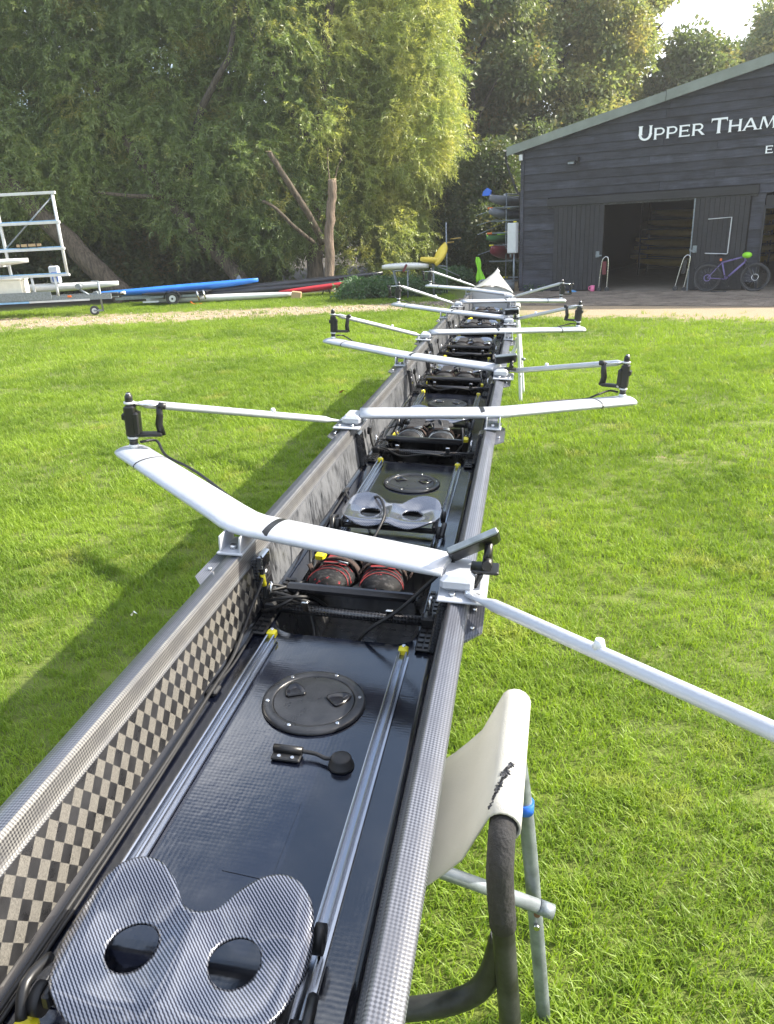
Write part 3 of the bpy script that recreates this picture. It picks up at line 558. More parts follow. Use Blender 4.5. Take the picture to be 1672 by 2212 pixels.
def rack_canoe(label, a, zz, mat, deckmat, tilt=0.0, L=4.6, wd=.52, h=.30, d0=-.45):
    t = thing('canoe', label, 'canoe', group='canoes on the outdoor rack', mat=HOUSE @ Matrix.Translation((a, d0, zz)) @ Matrix.Rotation(tilt, 4, 'Y'))
    hull_mb(L, wd, h, .3).build('hull', mat, t); 
    n = 10; ring = [(.5 * wd * .66 * math.cos(2 * PI * k / 20), L * .5 + L * .26 * math.sin(2 * PI * k / 20), h * 1.0 + .03) for k in range(20)]
    MB().tube(ring, .018, 6, closed=True).build('cockpit_rim', deckmat, t); MB().tube([(0, .05, h * .62 + .3 * h * .8), (0, .02, h * .62 + .3 * h + .05)], .018, 6).build('grab_loop', deckmat, t)
    return t
rack_canoe('grey and white canoe on the top arm of the outdoor rack', -.90, 2.36, 'grey_kayak', 'white_paint', .35)
rack_canoe('grey canoe on the second arm of the outdoor rack', -.90, 2.0, 'grey_kayak', 'white_paint', .3)
rack_canoe('green canoe on the fourth arm of the outdoor rack', -.92, 1.33, 'green_kayak', 'lime', .1, 3.6, .42, .24)
rack_canoe('dark red canoe on the lowest arms of the outdoor rack', -.85, .86, 'dark_red_kayak', 'white_paint', .2, 4.2, .60, .42)
rack_canoe('pale blue-grey canoe deep on the middle arm of the outdoor rack', -.62, 1.66, 'grey_kayak', 'white_paint', .0, 3.0, .36, .2, .9)
mb = MB(); mb.prism([(-.12, 0), (.10, .0), (.14, .12), (.02, .20), (-.10, .1)], -.05, .05, Matrix(((1, 0, 0, 0), (0, 0, -1, 0), (0, 1, 0, 0), (0, 0, 0, 1)))); o = mb.build('blue_bag', 'blue_tape'); o.matrix_world = HOUSE @ Matrix.Translation((-1.0, -.2, 2.66)); tag(o, 'small blue bag on top of the highest canoe', 'bag')
# hi-vis vest hung from the red canoe
mb = MB(); ny = 10; rows = []
for j in range(ny + 1):
    q = j / ny; wd = 0.07 + .22 * q + .05 * math.sin(q * 9); off = .10 * q; rows.append([(off - wd / 2 + wd * i / 8, .035 * math.sin(i * 1.9 + q * 2) - .01, 1.02 - .66 * q - (.06 * (i % 3 == 1) if j == ny else 0)) for i in range(9)])
mb.rings(rows, caps=False, closed=False); o = mb.build('hi_vis_vest', 'lime'); o.matrix_world = HOUSE @ Matrix.Translation((-1.13, -.58, 0.0)); o.modifiers.new('thick', 'SOLIDIFY').thickness = .01
tag(o, 'lime hi-vis vest hanging from the dark red canoe', 'vest')
pp = thing('bent_pipe', 'bent grey pipe standing in the ground behind the bow', 'pipe', (2.93, 21.8, 0)); MB().tube(smooth_path([(0, 0, 0), (0, 0, .34), (.03, 0, .40), (.10, 0, .42), (.36, 0, .42)], 4), .03, 8).build('pipe', 'galvanised', pp)
o = hull_mb(.8, .5, .36, 0).build('grey_tub', 'galvanised'); o.location = (3.5, 21.9, 0); o.rotation_euler = (0, 0, -.6); tag(o, 'low grey tub on the ground beneath the canoe rack', 'tub')

# bicycle leaning by the right sliding door (local x forward = right)
bike = thing('bicycle', 'purple mountain bike with green handlebar bag against the shed door', 'bicycle', mat=HOUSE @ Matrix.Translation((5.13, -0.42, 0.01)) @ Matrix.Rotation(-0.10, 4, 'X'))
WR = .335; RA, FA = Vector((0, 0, WR)), Vector((1.10, 0, WR)); BB = Vector((.42, 0, .30)); ST = Vector((.30, 0, .70)); HT = Vector((.80, 0, .83)); HB = Vector((.84, 0, .72))
fr = MB()
for a, b, r in ((BB, ST + Vector((0, 0, .02)), .018), (BB, HB, .024), (ST, HT, .02), (HT, HB, .024)): fr.tube([a, b], r, 8)
for y in (-.05, .05): fr.tube([BB + Vector((0, y * .5, 0)), RA + Vector((0, y, 0))], .010, 6); fr.tube([ST, RA + Vector((0, y, 0))], .009, 6)
fr.build('frame', 'purple_paint', bike)
for c in (RA, FA):
    w = MB().tube([c + Vector((WR * math.cos(2 * PI * k / 32) * .93, 0, WR * math.sin(2 * PI * k / 32) * .93)) for k in range(32)], .030, 8, closed=True, up=(0, 1, 0)).build('wheel', 'tyre', bike)
    MB().tube([c + Vector((WR * math.cos(2 * PI * k / 32) * .82, 0, WR * math.sin(2 * PI * k / 32) * .82)) for k in range(32)], .014, 6, closed=True, up=(0, 1, 0)).build('rim', 'black_plastic', w)
    sp = MB()
    for k in range(16): a = 2 * PI * k / 16; sp.tube([c + Vector((.02 * math.cos(a + .5), .02 * (-1) ** k, .02 * math.sin(a + .5))), c + Vector((.28 * math.cos(a), 0, .28 * math.sin(a)))], .0022, 4)
    sp.build('spokes', 'steel', w); MB().tube([c + Vector((0, -.05, 0)), c + Vector((0, .05, 0))], .03, 10).build('hub', 'black_plastic', w)
    MB().tube([c + Vector((.075 * math.cos(2 * PI * k / 20), -.06, .075 * math.sin(2 * PI * k / 20))) for k in range(20)], .010, 6, closed=True, up=(0, 1, 0)).build('brake_disc', 'steel' if c is FA else 'purple_paint', w)
fk = MB(); fk.tube([HB + Vector((0, 0, 0)), HB + Vector((.03, 0, -.05))], .026, 8)
for y in (-.055, .055): fk.tube([HB + Vector((.02, y, -.04)), FA + Vector((0, y, 0))], .016, 8)
fk.build('fork', 'black_plastic', bike)
MB().tube([ST, ST + Vector((-.03, 0, .16))], .014, 8).build('seat_post', 'black_plastic', bike); MB().tube([(ST.x - .16, 0, .885), (ST.x - .05, 0, .89), (ST.x + .12, 0, .87)], [(.07, .022), (.05, .02), (.015, .015)], 10).build('saddle', 'black_plastic', bike)
MB().bbox((.27, -.02, .77), (.05, .05, .06)).build('rear_light', 'orange_plastic', bike)
mb = MB(); mb.tube(smooth_path([(.76, -.34, .95), (.80, -.15, .96), (.83, 0, .92), (.80, .15, .96), (.76, .34, .95)], 4), .013, 8); mb.tube([HT, (.84, 0, .93)], .018, 8); mb.build('handlebar', 'black_plastic', bike)
MB().ball((.86, -.05, .86), .1, 12, (1.15, 1.0, .75)).build('handlebar_bag', 'lime', bike)
ck = MB(); ck.tube([BB + Vector((.09 * math.cos(2 * PI * k / 20), -.05, .09 * math.sin(2 * PI * k / 20))) for k in range(20)], .008, 6, closed=True, up=(0, 1, 0)); ck.tube([BB + Vector((0, -.06, 0)), BB + Vector((.06, -.07, -.16))], .013, 6); ck.tube([BB + Vector((0, .06, 0)), BB + Vector((-.06, .07, .16))], .013, 6); ck.box(BB + Vector((.07, -.12, -.17)), (.09, .08, .02)); ck.tube([BB + Vector((0, -.05, .09)), RA + Vector((0, -.05, .045))], .005, 4); ck.tube([BB + Vector((0, -.05, -.09)), RA + Vector((0, -.05, -.045))], .005, 4); ck.build('crankset', 'black_plastic', bike)
MB().tube([RA + Vector((.40 * math.cos(a), 0, .40 * math.sin(a))) for a in [PI * (.25 + .07 * k) for k in range(9)]], (.025), 6, flat=.3).build('mudguard', 'black_plastic', bike)

# ------------------------------------------------------------------ trailers and shells on the left
tr = thing('boat_trailer', 'galvanised boat trailer with tall white rack at the left edge', 'trailer', (-7.45, 21.8, 0))
def T(x): return x + 7.45
MB().box((T(-10.9), 0, .50), (6.9, .09, .14)).build('chassis_beam', 'galvanised', tr); MB().box((T(-10.9), .6, .50), (6.9, .09, .14)).build('chassis_beam', 'galvanised', tr)
for x in (-8.2, -9.5, -11): MB().box((T(x), .3, .49), (.08, .5, .09)).build('cross_member', 'galvanised', tr)
MB().box((T(-9.9), -.06, .60), (1.6, .03, .22)).build('side_panel', 'galvanised', tr)
pts_post = ((-8.66, 3.22), (-10.24, 3.30))
for x, zt in pts_post: MB().tube([(T(x), .25, 1.10), (T(x), .25, zt)], .045, 8).build('rack_post', 'white_paint', tr)
for zz in (3.25, 2.50, 1.82, 1.12):
    b = MB().bbox((T(-9.75), .25, zz), (2.35 if zz > 3 else 2.3, .10, .07)).build('rack_bar', 'white_paint', tr)
    if zz < 3: MB().bbox((T(-9.75), .25, zz + .048), (2.2, .085, .025)).build('bar_pad', 'pale_blue_pad', b)
MB().tube([(T(-8.72), .25, 3.12), (T(-10.2), .25, 1.9)], .022, 8).build('diagonal_brace', 'galvanised', tr)
for x in (-9.68, -9.03): MB().tube([(T(x), .25, .56), (T(x), .25, 1.10)], .04, 8).build('stub_post', 'white_paint', tr)
MB().tube([(T(-10.24), .25, 1.44), (T(-10.24), -.45, 1.44)], .03, 8).build('support_arm', 'white_paint', tr)
MB().tube([(T(-7.76), .02, .1), (T(-7.76), .02, .90)], .03, 8).build('jockey_post', 'galvanised', tr); MB().tube([(T(-7.95), .02, .93), (T(-7.72), .02, .90)], .016, 6).build('jockey_handle', 'galvanised', tr)
jw = MB().tube([(T(-7.97) + .10 * math.cos(2 * PI * k / 20), -.05, .135 + .10 * math.sin(2 * PI * k / 20)) for k in range(20)], .035, 8, closed=True, up=(0, 1, 0)).build('jockey_wheel', 'tyre', tr); MB().tube([(T(-7.97), -.08, .135), (T(-7.97), -.02, .135)], .07, 14).build('rim', 'label_paper', jw); MB().box((T(-7.86), -.09, .135), (.24, .02, .05)).build('wheel_fork', 'galvanised', jw)
MB().tube([(T(-7.48), .1, .53), (T(-7.3), .1, .53), (T(-7.12), .1, .55)], [.05, .04, .05], 8).build('tow_coupling', 'black_plastic', tr); MB().tube([(T(-7.2), .1, .56), (T(-7.08), .1, .57)], .045, 8).build('coupling_cap', 'cream_paint', tr)
wn_ = MB(); wn_.tube([(T(-8.35), .1, .72), (T(-8.1), .1, .55)], .03, 8); wn_.tube([(T(-8.33), -.02, .80), (T(-8.33), .2, .80)], .08, 12); wn_.tube([(T(-7.9), .0, .58), (T(-7.9), .2, .58)], .07, 12); wn_.build('winch', 'galvanised', tr)
MB().box((T(-8.9), -.056, .44), (1.7, .012, .05)).build('reflective_strip', 'white_paint', tr); MB().box((T(-10.2), -.058, .44), (.9, .012, .05)).build('reflective_strip', 'pale_blue_pad', tr)
for x in (-8.6,): MB().bbox((T(x), -.06, .55), (.10, .03, .05)).build('side_lamp', 'orange_plastic', tr)
for y in (0, .6):
    wh = MB().tube([(T(-12.6) + .26 * math.cos(2 * PI * k / 24), y, .32 + .26 * math.sin(2 * PI * k / 24)) for k in range(24)], .07, 8, closed=True, up=(0, 1, 0)).build('road_wheel', 'tyre', tr); MB().tube([(T(-12.6), y - .06, .32), (T(-12.6), y + .06, .32)], .18, 16).build('rim', 'steel', wh)
bt = thing('timber_batten', 'short timber batten strapped to a trailer rack bar', 'batten', (-9.55, 22.0, 1.92)); MB().bbox((0, 0, .02), (.66, .07, .07)).build('batten', 'timber', bt)
for x in (-.22, -.02, .22): MB().box((x, 0, .01), (.03, .09, .11)).build('strap', 'black_rubber', bt)
def shell(name, label, cat, L, wd, h, loc, rot, mat, group=None, sheer=.1, n=22, dcrown=.4): 
    o = hull_mb(L, wd, h, sheer, n, dcrown=dcrown).build(name, mat); o.matrix_world = Matrix.Translation(loc) @ Matrix.Rotation(rot[2], 4, 'Z') @ Matrix.Rotation(rot[0], 4, 'X'); return tag(o, label, cat, group)
shell('racing_shell', 'white shell whose bow tip juts from the trailer rack', 'boat', 7.0, .50, .24, (-9.45, 21.55, 1.40), (-.008, 0, PI / 2), 'white_hull')
shell('racing_shell', 'white shell lying low behind the trailer chassis', 'boat', 7.0, .55, .26, (-7.5, 22.75, .62), (0, 0, PI / 2), 'white_hull')
bx_ = thing('storage_box', 'cream storage box on the trailer at the left edge', 'box', (-10.4, 22.1, .62)); MB().bbox((0, 0, .22), (.95, .5, .42), .02).build('case', 'cream_paint', bx_); MB().bbox((0, 0, .45), (.99, .54, .05), .015).build('lid', 'cream_paint', bx_)
cn = thing('jerry_can', 'clear jerry can of blue liquid behind the trailer rack', 'can', (-9.25, 22.65, .86)); MB().bbox((0, 0, .26), (.26, .2, .48), .03).build('body', 'can_plastic', cn); MB().bbox((.02, -.102, .2), (.17, .02, .26), .005).build('label_panel', 'can_blue', cn); MB().tube([(-.08, 0, .5), (-.08, 0, .54)], .03, 8).build('cap', 'black_plastic', cn)
t2 = thing('launch_trailer', 'low trailer with black bed and small wheel beside the blue hull', 'trailer', (-6.28, 24.0, 0))
MB().bbox((.05, .3, .37), (2.0, .8, .05), .01).build('bed', 'black_plastic', t2); MB().box((-.5, -.02, .27), (2.6, .07, .07)).build('chassis_beam', 'galvanised', t2); MB().box((-.5, .6, .27), (2.6, .07, .07)).build('chassis_beam', 'galvanised', t2); MB().box((0, .3, .2), (.06, .9, .06)).build('axle', 'galvanised', t2); MB().box((-.72, -.02, .14), (.5, .05, .05)).build('step_bar', 'white_paint', t2)
for y in (-.16, .72):
    wh = MB().tube([(.155 * math.cos(2 * PI * k / 24), y, .21 + .155 * math.sin(2 * PI * k / 24)) for k in range(24)], .055, 8, closed=True, up=(0, 1, 0)).build('wheel', 'tyre', t2); MB().tube([(0, y - .05, .21), (0, y + .05, .21)], .10, 16).build('rim', 'label_paper', wh); MB().tube([(0, y - .06, .21), (0, y + .06, .21)], .035, 8).build('hub', 'black_plastic', wh)
    MB().rings([[(.26 * math.cos(a), y + dy, .21 + .26 * math.sin(a)) for dy in (-.09, .09)] for a in [PI * k / 12 for k in range(13)]], caps=False, closed=False).build('mudguard', 'black_plastic', t2)
MB().tube([(.75, -.1, .4), (.8, -.1, .12), (1.0, -.1, .15), (.95, -.1, .42)], .03, 8).build('roller_bracket', 'steel', t2)
st = MB().tube(smooth_path([(.85, -.14, .1), (.95, -.2, .03), (1.1, -.22, .02), (1.2, -.18, .03)], 4), .03, 6, flat=.4).build('ratchet_strap', 'orange_plastic'); st.location = (-6.6, 24.0, 0.0); tag(st, 'orange strap lying under the low trailer', 'strap')
shell('racing_shell', 'long blue hull tip lying behind the low trailer', 'boat', 5.2, .42, .24, (-3.72, 24.75, .42), (-.035, 0, PI / 2 + .02), 'blue_hull', sheer=.15)
fin = MB().prism([(0, 0), (.2, 0), (.14, .17), (.08, .14)], -.012, .012, Matrix(((1, 0, 0, 0), (0, 0, -1, 0), (0, 1, 0, 0), (0, 0, 0, 1)))).build('fin', 'grey_kayak'); fin.matrix_world = Matrix.Translation((-4.45, 24.75, .60)); tag(fin, 'small grey fin standing on the blue hull', 'fin')
shell('racing_shell', 'white hull lying on the grass beside the low trailer', 'boat', 4.6, .40, .22, (-2.62, 24.25, 0.02), (0.004, 0, PI / 2), 'white_hull', sheer=0)
shell('racing_shell', 'long black hull with its tip raised beyond the red cover', 'boat', 7.2, .40, .22, (.25, 25.0, .44), (-.045, 0, PI / 2 + .03), 'black_hull', sheer=.12)
shell('racing_shell', 'second black hull lying lower along the raised one', 'boat', 5.0, .40, .22, (-.7, 24.85, .25), (-.03, 0, PI / 2 + .03), 'black_hull', sheer=.05)
shell('covered_hull', 'hull wrapped in a dark red fabric cover near the stump', 'boat', 2.6, .34, .18, (-.48, 24.6, .28), (-.08, 0, PI / 2 + .02), 'red_fabric')
o = MB().bbox((0, 0, .115), (.30, .25, .23), .015, Matrix.Rotation(.15, 3, 'Y')).build('timber_block', 'timber'); o.location = (-2.48, 24.0, 0); tag(o, 'squared timber block at the end of the white hull', 'block')
for x, yy, zz in ((-1.6, 24.9, .24), (-4.4, 25.0, .2), (-6.8, 24.9, .40), (-4.2, 24.75, .40)):
    k = thing('boat_stand', 'low dark stand under the hulls at x%.0f' % x, 'stand', (x, yy, 0)); k['label'] = {-1.6: 'low dark stand under the black hulls near the red cover', -4.4: 'low dark stand under the black hulls behind the white hull', -6.8: 'low dark stand under the wide end of the blue hull', -4.2: 'low dark stand under the tip of the blue hull'}[x]
    for dx in (-.15, .15): MB().tube([(dx, 0, 0), (dx * .4, 0, zz - .01)], .02, 6).build('leg', 'dark_tube', k)
    MB().tube([(-.08, 0, zz), (.08, 0, zz)], .025, 6).build('top_bar', 'dark_tube', k)
# white board on stands, yellow kayak halves, post
wb = shell('paddle_board', 'upturned white board resting on thin stands beside the willow', 'board', 1.32, .5, .20, (1.52, 22.0, .78), (0.02, 0, PI / 2), 'white_hull', sheer=-.1)
k = thing('trestle_stand', 'thin metal stand with red strap under the white board', 'stand', (.86, 22.0, 0))
for dx, dy in ((-.35, -.2), (.05, -.2), (-.3, .2), (.1, .2)): MB().tube([(dx * .6, dy, 0), (dx, dy, .80)], .014, 6).build('leg', 'galvanised', k)
MB().tube([(-.38, -.2, .79), (.12, -.2, .79)], .016, 6).build('top_bar', 'galvanised', k); MB().box((-.02, -.275, .86), (.06, .012, .22), Matrix.Rotation(.5, 3, 'Y')).build('strap', 'dark_red_kayak', k)
yk = shell('yellow_kayak', 'yellow kayak end pointing upward beside the white board', 'kayak', .75, .34, .22, (1.78, 22.05, .80), (.85, 0, -.75), 'yellow_kayak', sheer=0)
shell('yellow_kayak', 'yellow kayak end lying level beside the upturned one', 'kayak', .62, .30, .17, (1.88, 22.1, .90), (.12, 0, 1.75), 'yellow_kayak', sheer=0)
k = thing('post_stand', 'grey post stand carrying the yellow kayak ends', 'stand', (1.66, 22.1, 0))
MB().tube([(0, 0, 0), (0, 0, .92)], .03, 8).build('post', 'galvanised', k); MB().tube([(-.05, 0, .9), (.4, 0, .82)], .02, 6).build('arm', 'galvanised', k); MB().tube([(.1, 0, .86), (.75, .1, .55)], .015, 6).build('strut', 'galvanised', k)
for i, (x, zz) in enumerate(((2.2, 1.55), (2.0, 1.45))): MB().tube([(x - 1.66, .4, zz), (x - 1.36, .4, zz + .02)], .02, 6).build('bracket_arm', 'dull_yellow', k)
MB().tube([(.42, .4, 0), (.42, .4, 2.0)], .022, 6).build('upright', 'galvanised', k)

# ------------------------------------------------------------------ vegetation
def frame_leaf(mb, base, direc, L, W, roll):
    d = Vector(direc).normalized(); a = d.cross(Vector((0, 0, 1)));
    if a.length < .05: a = Vector((1, 0, 0))
    a.normalize(); b = a.cross(d); side = a * math.cos(roll) + b * math.sin(roll); nrm = d.cross(side)
    b0 = Vector(base); m = b0 + d * L * .45 + nrm * L * .06
    mb.add([b0, m + side * W / 2, b0 + d * L - nrm * L * .05, m - side * W / 2], [(0, 1, 2), (0, 2, 3)])
def blade(mb, base, direc, L, W, roll):
    d = Vector(direc).normalized(); a = d.cross(Vector((0, 0, 1)))
    if a.length < .05: a = Vector((1, 0, 0))
    a.normalize(); sd = (a * math.cos(roll) + a.cross(d) * math.sin(roll)) * W / 2; b0 = Vector(base); mb.add([b0 + d * L * .25 + sd, b0 + d * L, b0 + d * L * .25 - sd if L > .14 else b0 - sd], [(0, 1, 2)])
def willow_spray(k, mat='willow_leaf'):
    r = random.Random(100 + k); mb = MB(); L = r.uniform(.65, 1.0); n = 24; P = []
    for i in range(n + 1):
        q = i / n; P.append(Vector((.72 * L * q ** .8 * r.uniform(.95, 1.05), .10 * math.sin(q * 4 + k), L * (.22 * q - .62 * q ** 2.0))))
    for i in range(2, n + 1):
        t = (P[i] - P[i - 1]).normalized()
        for s in ((-1, 1) if r.random() < .75 else (1,)):
            dr = t * r.uniform(.5, .9) + Vector((r.uniform(-.5, .5), s * r.uniform(.35, .8), r.uniform(-.5, .25))); blade(mb, P[i], dr, r.uniform(.09, .17), r.uniform(.020, .032), r.uniform(0, PI))
    return template('willow_spray', mb, mat)
def leaf_clump(name, k, mat, n=24, rad=.36, l=(.11, .18), asp=.62):
    r = random.Random(300 + k); mb = MB()
    for i in range(n):
        d = Vector((r.gauss(0, 1), r.gauss(0, 1), r.gauss(0, .8))).normalized(); p = d * rad * r.random() ** .5; p.z *= .7
        L = r.uniform(*l); frame_leaf(mb, p, d + Vector((r.uniform(-.6, .6), r.uniform(-.6, .6), r.uniform(-.9, .2))), L, L * asp, r.uniform(0, PI))
    return template(name, mb, mat)
G_WILLOW = make_scatter_group('willow_scatter', [willow_spray(k) for k in range(5)], True)
G_SUNNY = make_scatter_group('sunny_willow_scatter', [willow_spray(k, 'sun_tinted_willow_leaf') for k in range(5)], True)
G_WOOD = make_scatter_group('wood_scatter', [leaf_clump('wood_clump', 50 + k, 'oak_leaf', 40, .4) for k in range(3)])
G_OAK = make_scatter_group('oak_scatter', [leaf_clump('oak_clump', k, 'oak_leaf') for k in range(4)], True)
G_PALE = make_scatter_group('pale_scatter', [leaf_clump('pale_clump', 10 + k, 'pale_leaf') for k in range(4)], True)
G_BUSH = make_scatter_group('bush_scatter', [leaf_clump('bush_clump', 20 + k, 'bush_leaf', 34, .3, (.07, .12)) for k in range(4)], True)
G_NETTLE = make_scatter_group('nettle_scatter', [leaf_clump('nettle_clump', 30 + k, 'nettle_leaf', 26, .13, (.05, .10), .5) for k in range(4)])
def sample_blobs(blobs, n, inner=.5, deep=.72, ymax=None):
    B = np.array(blobs, float); area = (B[:, 3] * B[:, 5] + B[:, 4] * B[:, 5]); p = area / area.sum(); k = rng.choice(len(B), n, p=p)
    d = rng.normal(size=(n, 3)); d /= np.linalg.norm(d, axis=1)[:, None]; r = (inner ** 3 + (1.12 ** 3 - inner ** 3) * rng.random(n)) ** (1 / 3)
    P = B[k, :3] + d * r[:, None] * B[k, 3:6]; keep = np.ones(n, bool)
    for b in B:      # leave out what lies deep inside a neighbouring clump
        q = (((P - b[:3]) / b[3:6]) ** 2).sum(1); keep &= ~(q < deep ** 2 * .5)
    if ymax is not None: keep &= P[:, 1] < ymax(P)
    keep &= P[:, 2] > .12
    return P[keep], d[keep]
def crown(parent, blobs, n, group, nt_, scale=(.8, 1.3), droop=True, name='crown', **kw):
    P, d = sample_blobs(blobs, n, **kw); m = len(P); az = np.arctan2(d[:, 1], d[:, 0]) + rng.normal(0, .9, m)
    rot = np.stack([rng.normal(0, .5, m), rng.normal(.1, .55, m), az], 1) if droop else rng.uniform(-PI, PI, (m, 3)) * np.array([.25, .25, 1])
    return scatter(name, P, rot, rng.uniform(*scale, m), group, nt_, parent)
def limb(pts, r0, r1, seg=10, rough=.06, k=5):
    P = smooth_path(pts, k); n = len(P); return [p + Vector((random.uniform(-1, 1), random.uniform(-1, 1), 0)) * rough * r0 for p in P], [r0 + (r1 - r0) * (i / (n - 1)) ** .8 for i in range(n)]
def wood(name, pts, r0, r1, mat, parent, seg=10, rough=.1, flare=0.0):
    P, R = limb(pts, r0, r1, seg, rough)
    if flare: R[0] *= 1 + flare; R[1] *= 1 + flare * .45
    return MB().tube(P, R, seg).build(name, mat, parent)
def xmax(z): return 1.9 + 0.95 * min(1.0, max(0, (z - .8) / 4.5))
wl_blobs, wr_blobs = [], []
R_ = random.Random(5)
for i in range(230):
    r = R_.uniform(.75, 1.5); zc = R_.uniform(.9, 13.0); xc = R_.uniform(-19, xmax(zc) - r * .8)
    if zc < 3.0 and xc < -7.6: continue
    if zc < 1.3 and R_.random() < .4: continue
    yc = 26.5 + r * .75 + R_.uniform(0, 1.0) + (.9 if R_.random() < .3 else 0) + .03 * max(0, zc - 5) ** 1.5 + .42 * max(0, xc + 2.2) ** 1.35
    if -9.3 < xc < -6.9 and 3.6 < zc < 5.0: continue
    (wl_blobs if xc < -4.6 else wr_blobs).append((xc, yc, zc, r, r * .9, r * R_.uniform(.85, 1.2)))
for i in range(60):
    r = R_.uniform(.8, 1.3); zc = R_.uniform(1.2, 13); wr_blobs.append((xmax(zc) - r + R_.uniform(-.25, .12), 28.2 + R_.uniform(0, 4.0), zc, r, r, r * 1.15))
lw = thing('willow_tree', 'large dark willow with a thick leaning trunk behind the trailers', 'tree', (-8.6, 27.3, 0))
L0 = Vector((-8.6, 27.3, 0))
def rel(pts, o): return [tuple(Vector(p) - o) for p in pts]
def relb(bl, o): return [(b[0] - o.x, b[1] - o.y, b[2] - o.z) + tuple(b[3:]) for b in bl]
wood('trunk', rel([(-8.5, 26.7, -.1), (-9.3, 26.7, .9), (-11.0, 26.8, 2.9), (-13.2, 27.2, 5.2), (-15, 27.6, 8)], L0), .42, .22, 'willow_bark', lw, 14, .12, .35)
wood('limb', rel([(-4.3, 27.3, -.1), (-5.2, 27.5, 1.1), (-6.3, 27.5, 2.4), (-7.6, 27.4, 4.4), (-8.6, 27.8, 6.2), (-9.2, 28.4, 8.5)], L0), .30, .14, 'willow_bark', lw, 10, .12)
wood('limb', rel([(-7.1, 27.3, 3.3), (-8.0, 26.9, 3.35), (-9.0, 26.8, 3.5)], L0), .10, .04, 'willow_bark', lw, 8)
wood('limb', rel([(-6.4, 27.5, 3.0), (-5.6, 27.3, 5.4), (-4.9, 27.0, 6.4), (-4.2, 26.9, 7.3), (-3.9, 27.1, 8.6)], L0), .15, .07, 'dark_bark', lw, 8)
crown(lw, relb(wl_blobs, L0), 26000, G_WILLOW, 5, inner=.45, deep=.8)
rw = thing('willow_tree', 'sunlit willow with yellow-green leaves beside the shed path', 'tree', (-1.4, 27.2, 0)); R0_ = Vector((-1.4, 27.2, 0))
wood('trunk', rel([(-2.2, 28.0, -.1), (-2.0, 28.0, 2), (-1.6, 28.2, 5), (-1.0, 28.4, 9)], R0_), .34, .14, 'willow_bark', rw, 12, .1, .3)
wood('limb', rel([(-1.75, 27.0, 1.6), (-2.0, 26.5, 2.3), (-2.6, 26.1, 3.4), (-3.15, 25.95, 4.35)], R0_), .13, .085, 'willow_bark', rw, 9)
wood('broken_branch', rel([(-2.0, 26.6, 1.6), (-2.6, 26.15, 2.15), (-3.1, 26.0, 2.7), (-3.5, 25.95, 2.95)], R0_), .075, .05, 'willow_bark', rw, 8)
wood('limb', rel([(-1.9, 28.0, 4.4), (-2.9, 27.4, 6.6), (-3.4, 27.1, 7.6), (-3.6, 27.2, 9)], R0_), .12, .06, 'dark_bark', rw, 8)
MB().disc((-3.17 + 1.4, 25.93 - 27.2, 4.37), .088, 0, .012, 10).build('cut_face', 'cut_wood', rw)
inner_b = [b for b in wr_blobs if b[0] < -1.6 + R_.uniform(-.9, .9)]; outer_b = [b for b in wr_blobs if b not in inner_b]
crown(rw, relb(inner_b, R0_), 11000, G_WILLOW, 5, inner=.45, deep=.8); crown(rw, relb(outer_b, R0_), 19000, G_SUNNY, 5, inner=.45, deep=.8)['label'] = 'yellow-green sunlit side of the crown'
sp = thing('cut_trunk', 'bare trunk sawn off flat standing before the willow', 'trunk', (-1.52, 25.9, 0))
wood('trunk', [(0, 0, -.1), (.02, 0, .8), (.10, 0, 1.9), (.24, 0, 2.8), (.30, 0, 3.46)], .17, .135, 'stump_bark', sp, 12, .16, .2); MB().disc((.30, 0, 3.47), .135, 0, .02, 12).build('cut_face', 'cut_wood', sp)
wood('shoot', [(.22, 0, 3.45), (.20, 0, 4.0), (.24, 0, 4.4)], .02, .006, 'stump_bark', sp, 6); wood('shoot', [(.38, 0, 3.4), (.5, 0, 3.8), (.75, 0, 4.25)], .016, .005, 'stump_bark', sp, 6)
def tree(label, x, y, h, rad, group, n, trunk_r=.22, z0=.25, seed=0, mat='dark_bark'):
    t = thing('broadleaf_tree', label, 'tree', (x, y, 0), group='trees behind the shed'); r = random.Random(seed)
    wood('trunk', [(0, 0, -.1), (.15, .1, h * .35), (-.1, 0, h * .7), (.1, .1, h * .88)], trunk_r, .05, mat, t, 10, .1, .3)
    for k in range(6):
        a = r.uniform(0, 2 * PI); zz = h * r.uniform(.25, .7); wood('limb', [(0, 0, zz), (rad * .45 * math.cos(a), rad * .45 * math.sin(a), zz + h * .1), (rad * .62 * math.cos(a), rad * .62 * math.sin(a), zz + h * .13)], trunk_r * .4, .02, mat, t, 6)
    bl = []
    for k in range(26):
        q = r.uniform(z0, .97); prof = math.sin(PI * min(1, (q - z0 * .6) / (1 - z0 * .6)) ** .8) ** .6; a = r.uniform(0, 2 * PI); rr = rad * prof * r.uniform(.35, .9); s = r.uniform(.28, .48) * rad
        bl.append((rr * math.cos(a), rr * math.sin(a), q * h, s, s, s * .85))
    crown(t, bl, n, group, 4, (.9, 1.7), False, inner=.35, deep=.75)
tree('tall dark tree rising between the willow and the shed', 4.6, 36.5, 13.5, 3.3, G_OAK, 4600, .3, .2, 1)
tree('dark tree behind the willow at the centre top', 1.2, 39.5, 15, 3.6, G_OAK, 3600, .3, .2, 2)
tree('yellowing tree behind the left half of the shed roof', 9.2, 39.5, 14.5, 3.6, G_PALE, 4600, .3, .15, 3)
tree('olive tree behind the lettering side of the roof', 13.0, 42.5, 14.5, 3.0, G_PALE, 4200, .28, .15, 4)
tree('lower green tree below the bright gap of sky', 15.6, 40.0, 9.6, 2.7, G_OAK, 3400, .22, .2, 5)
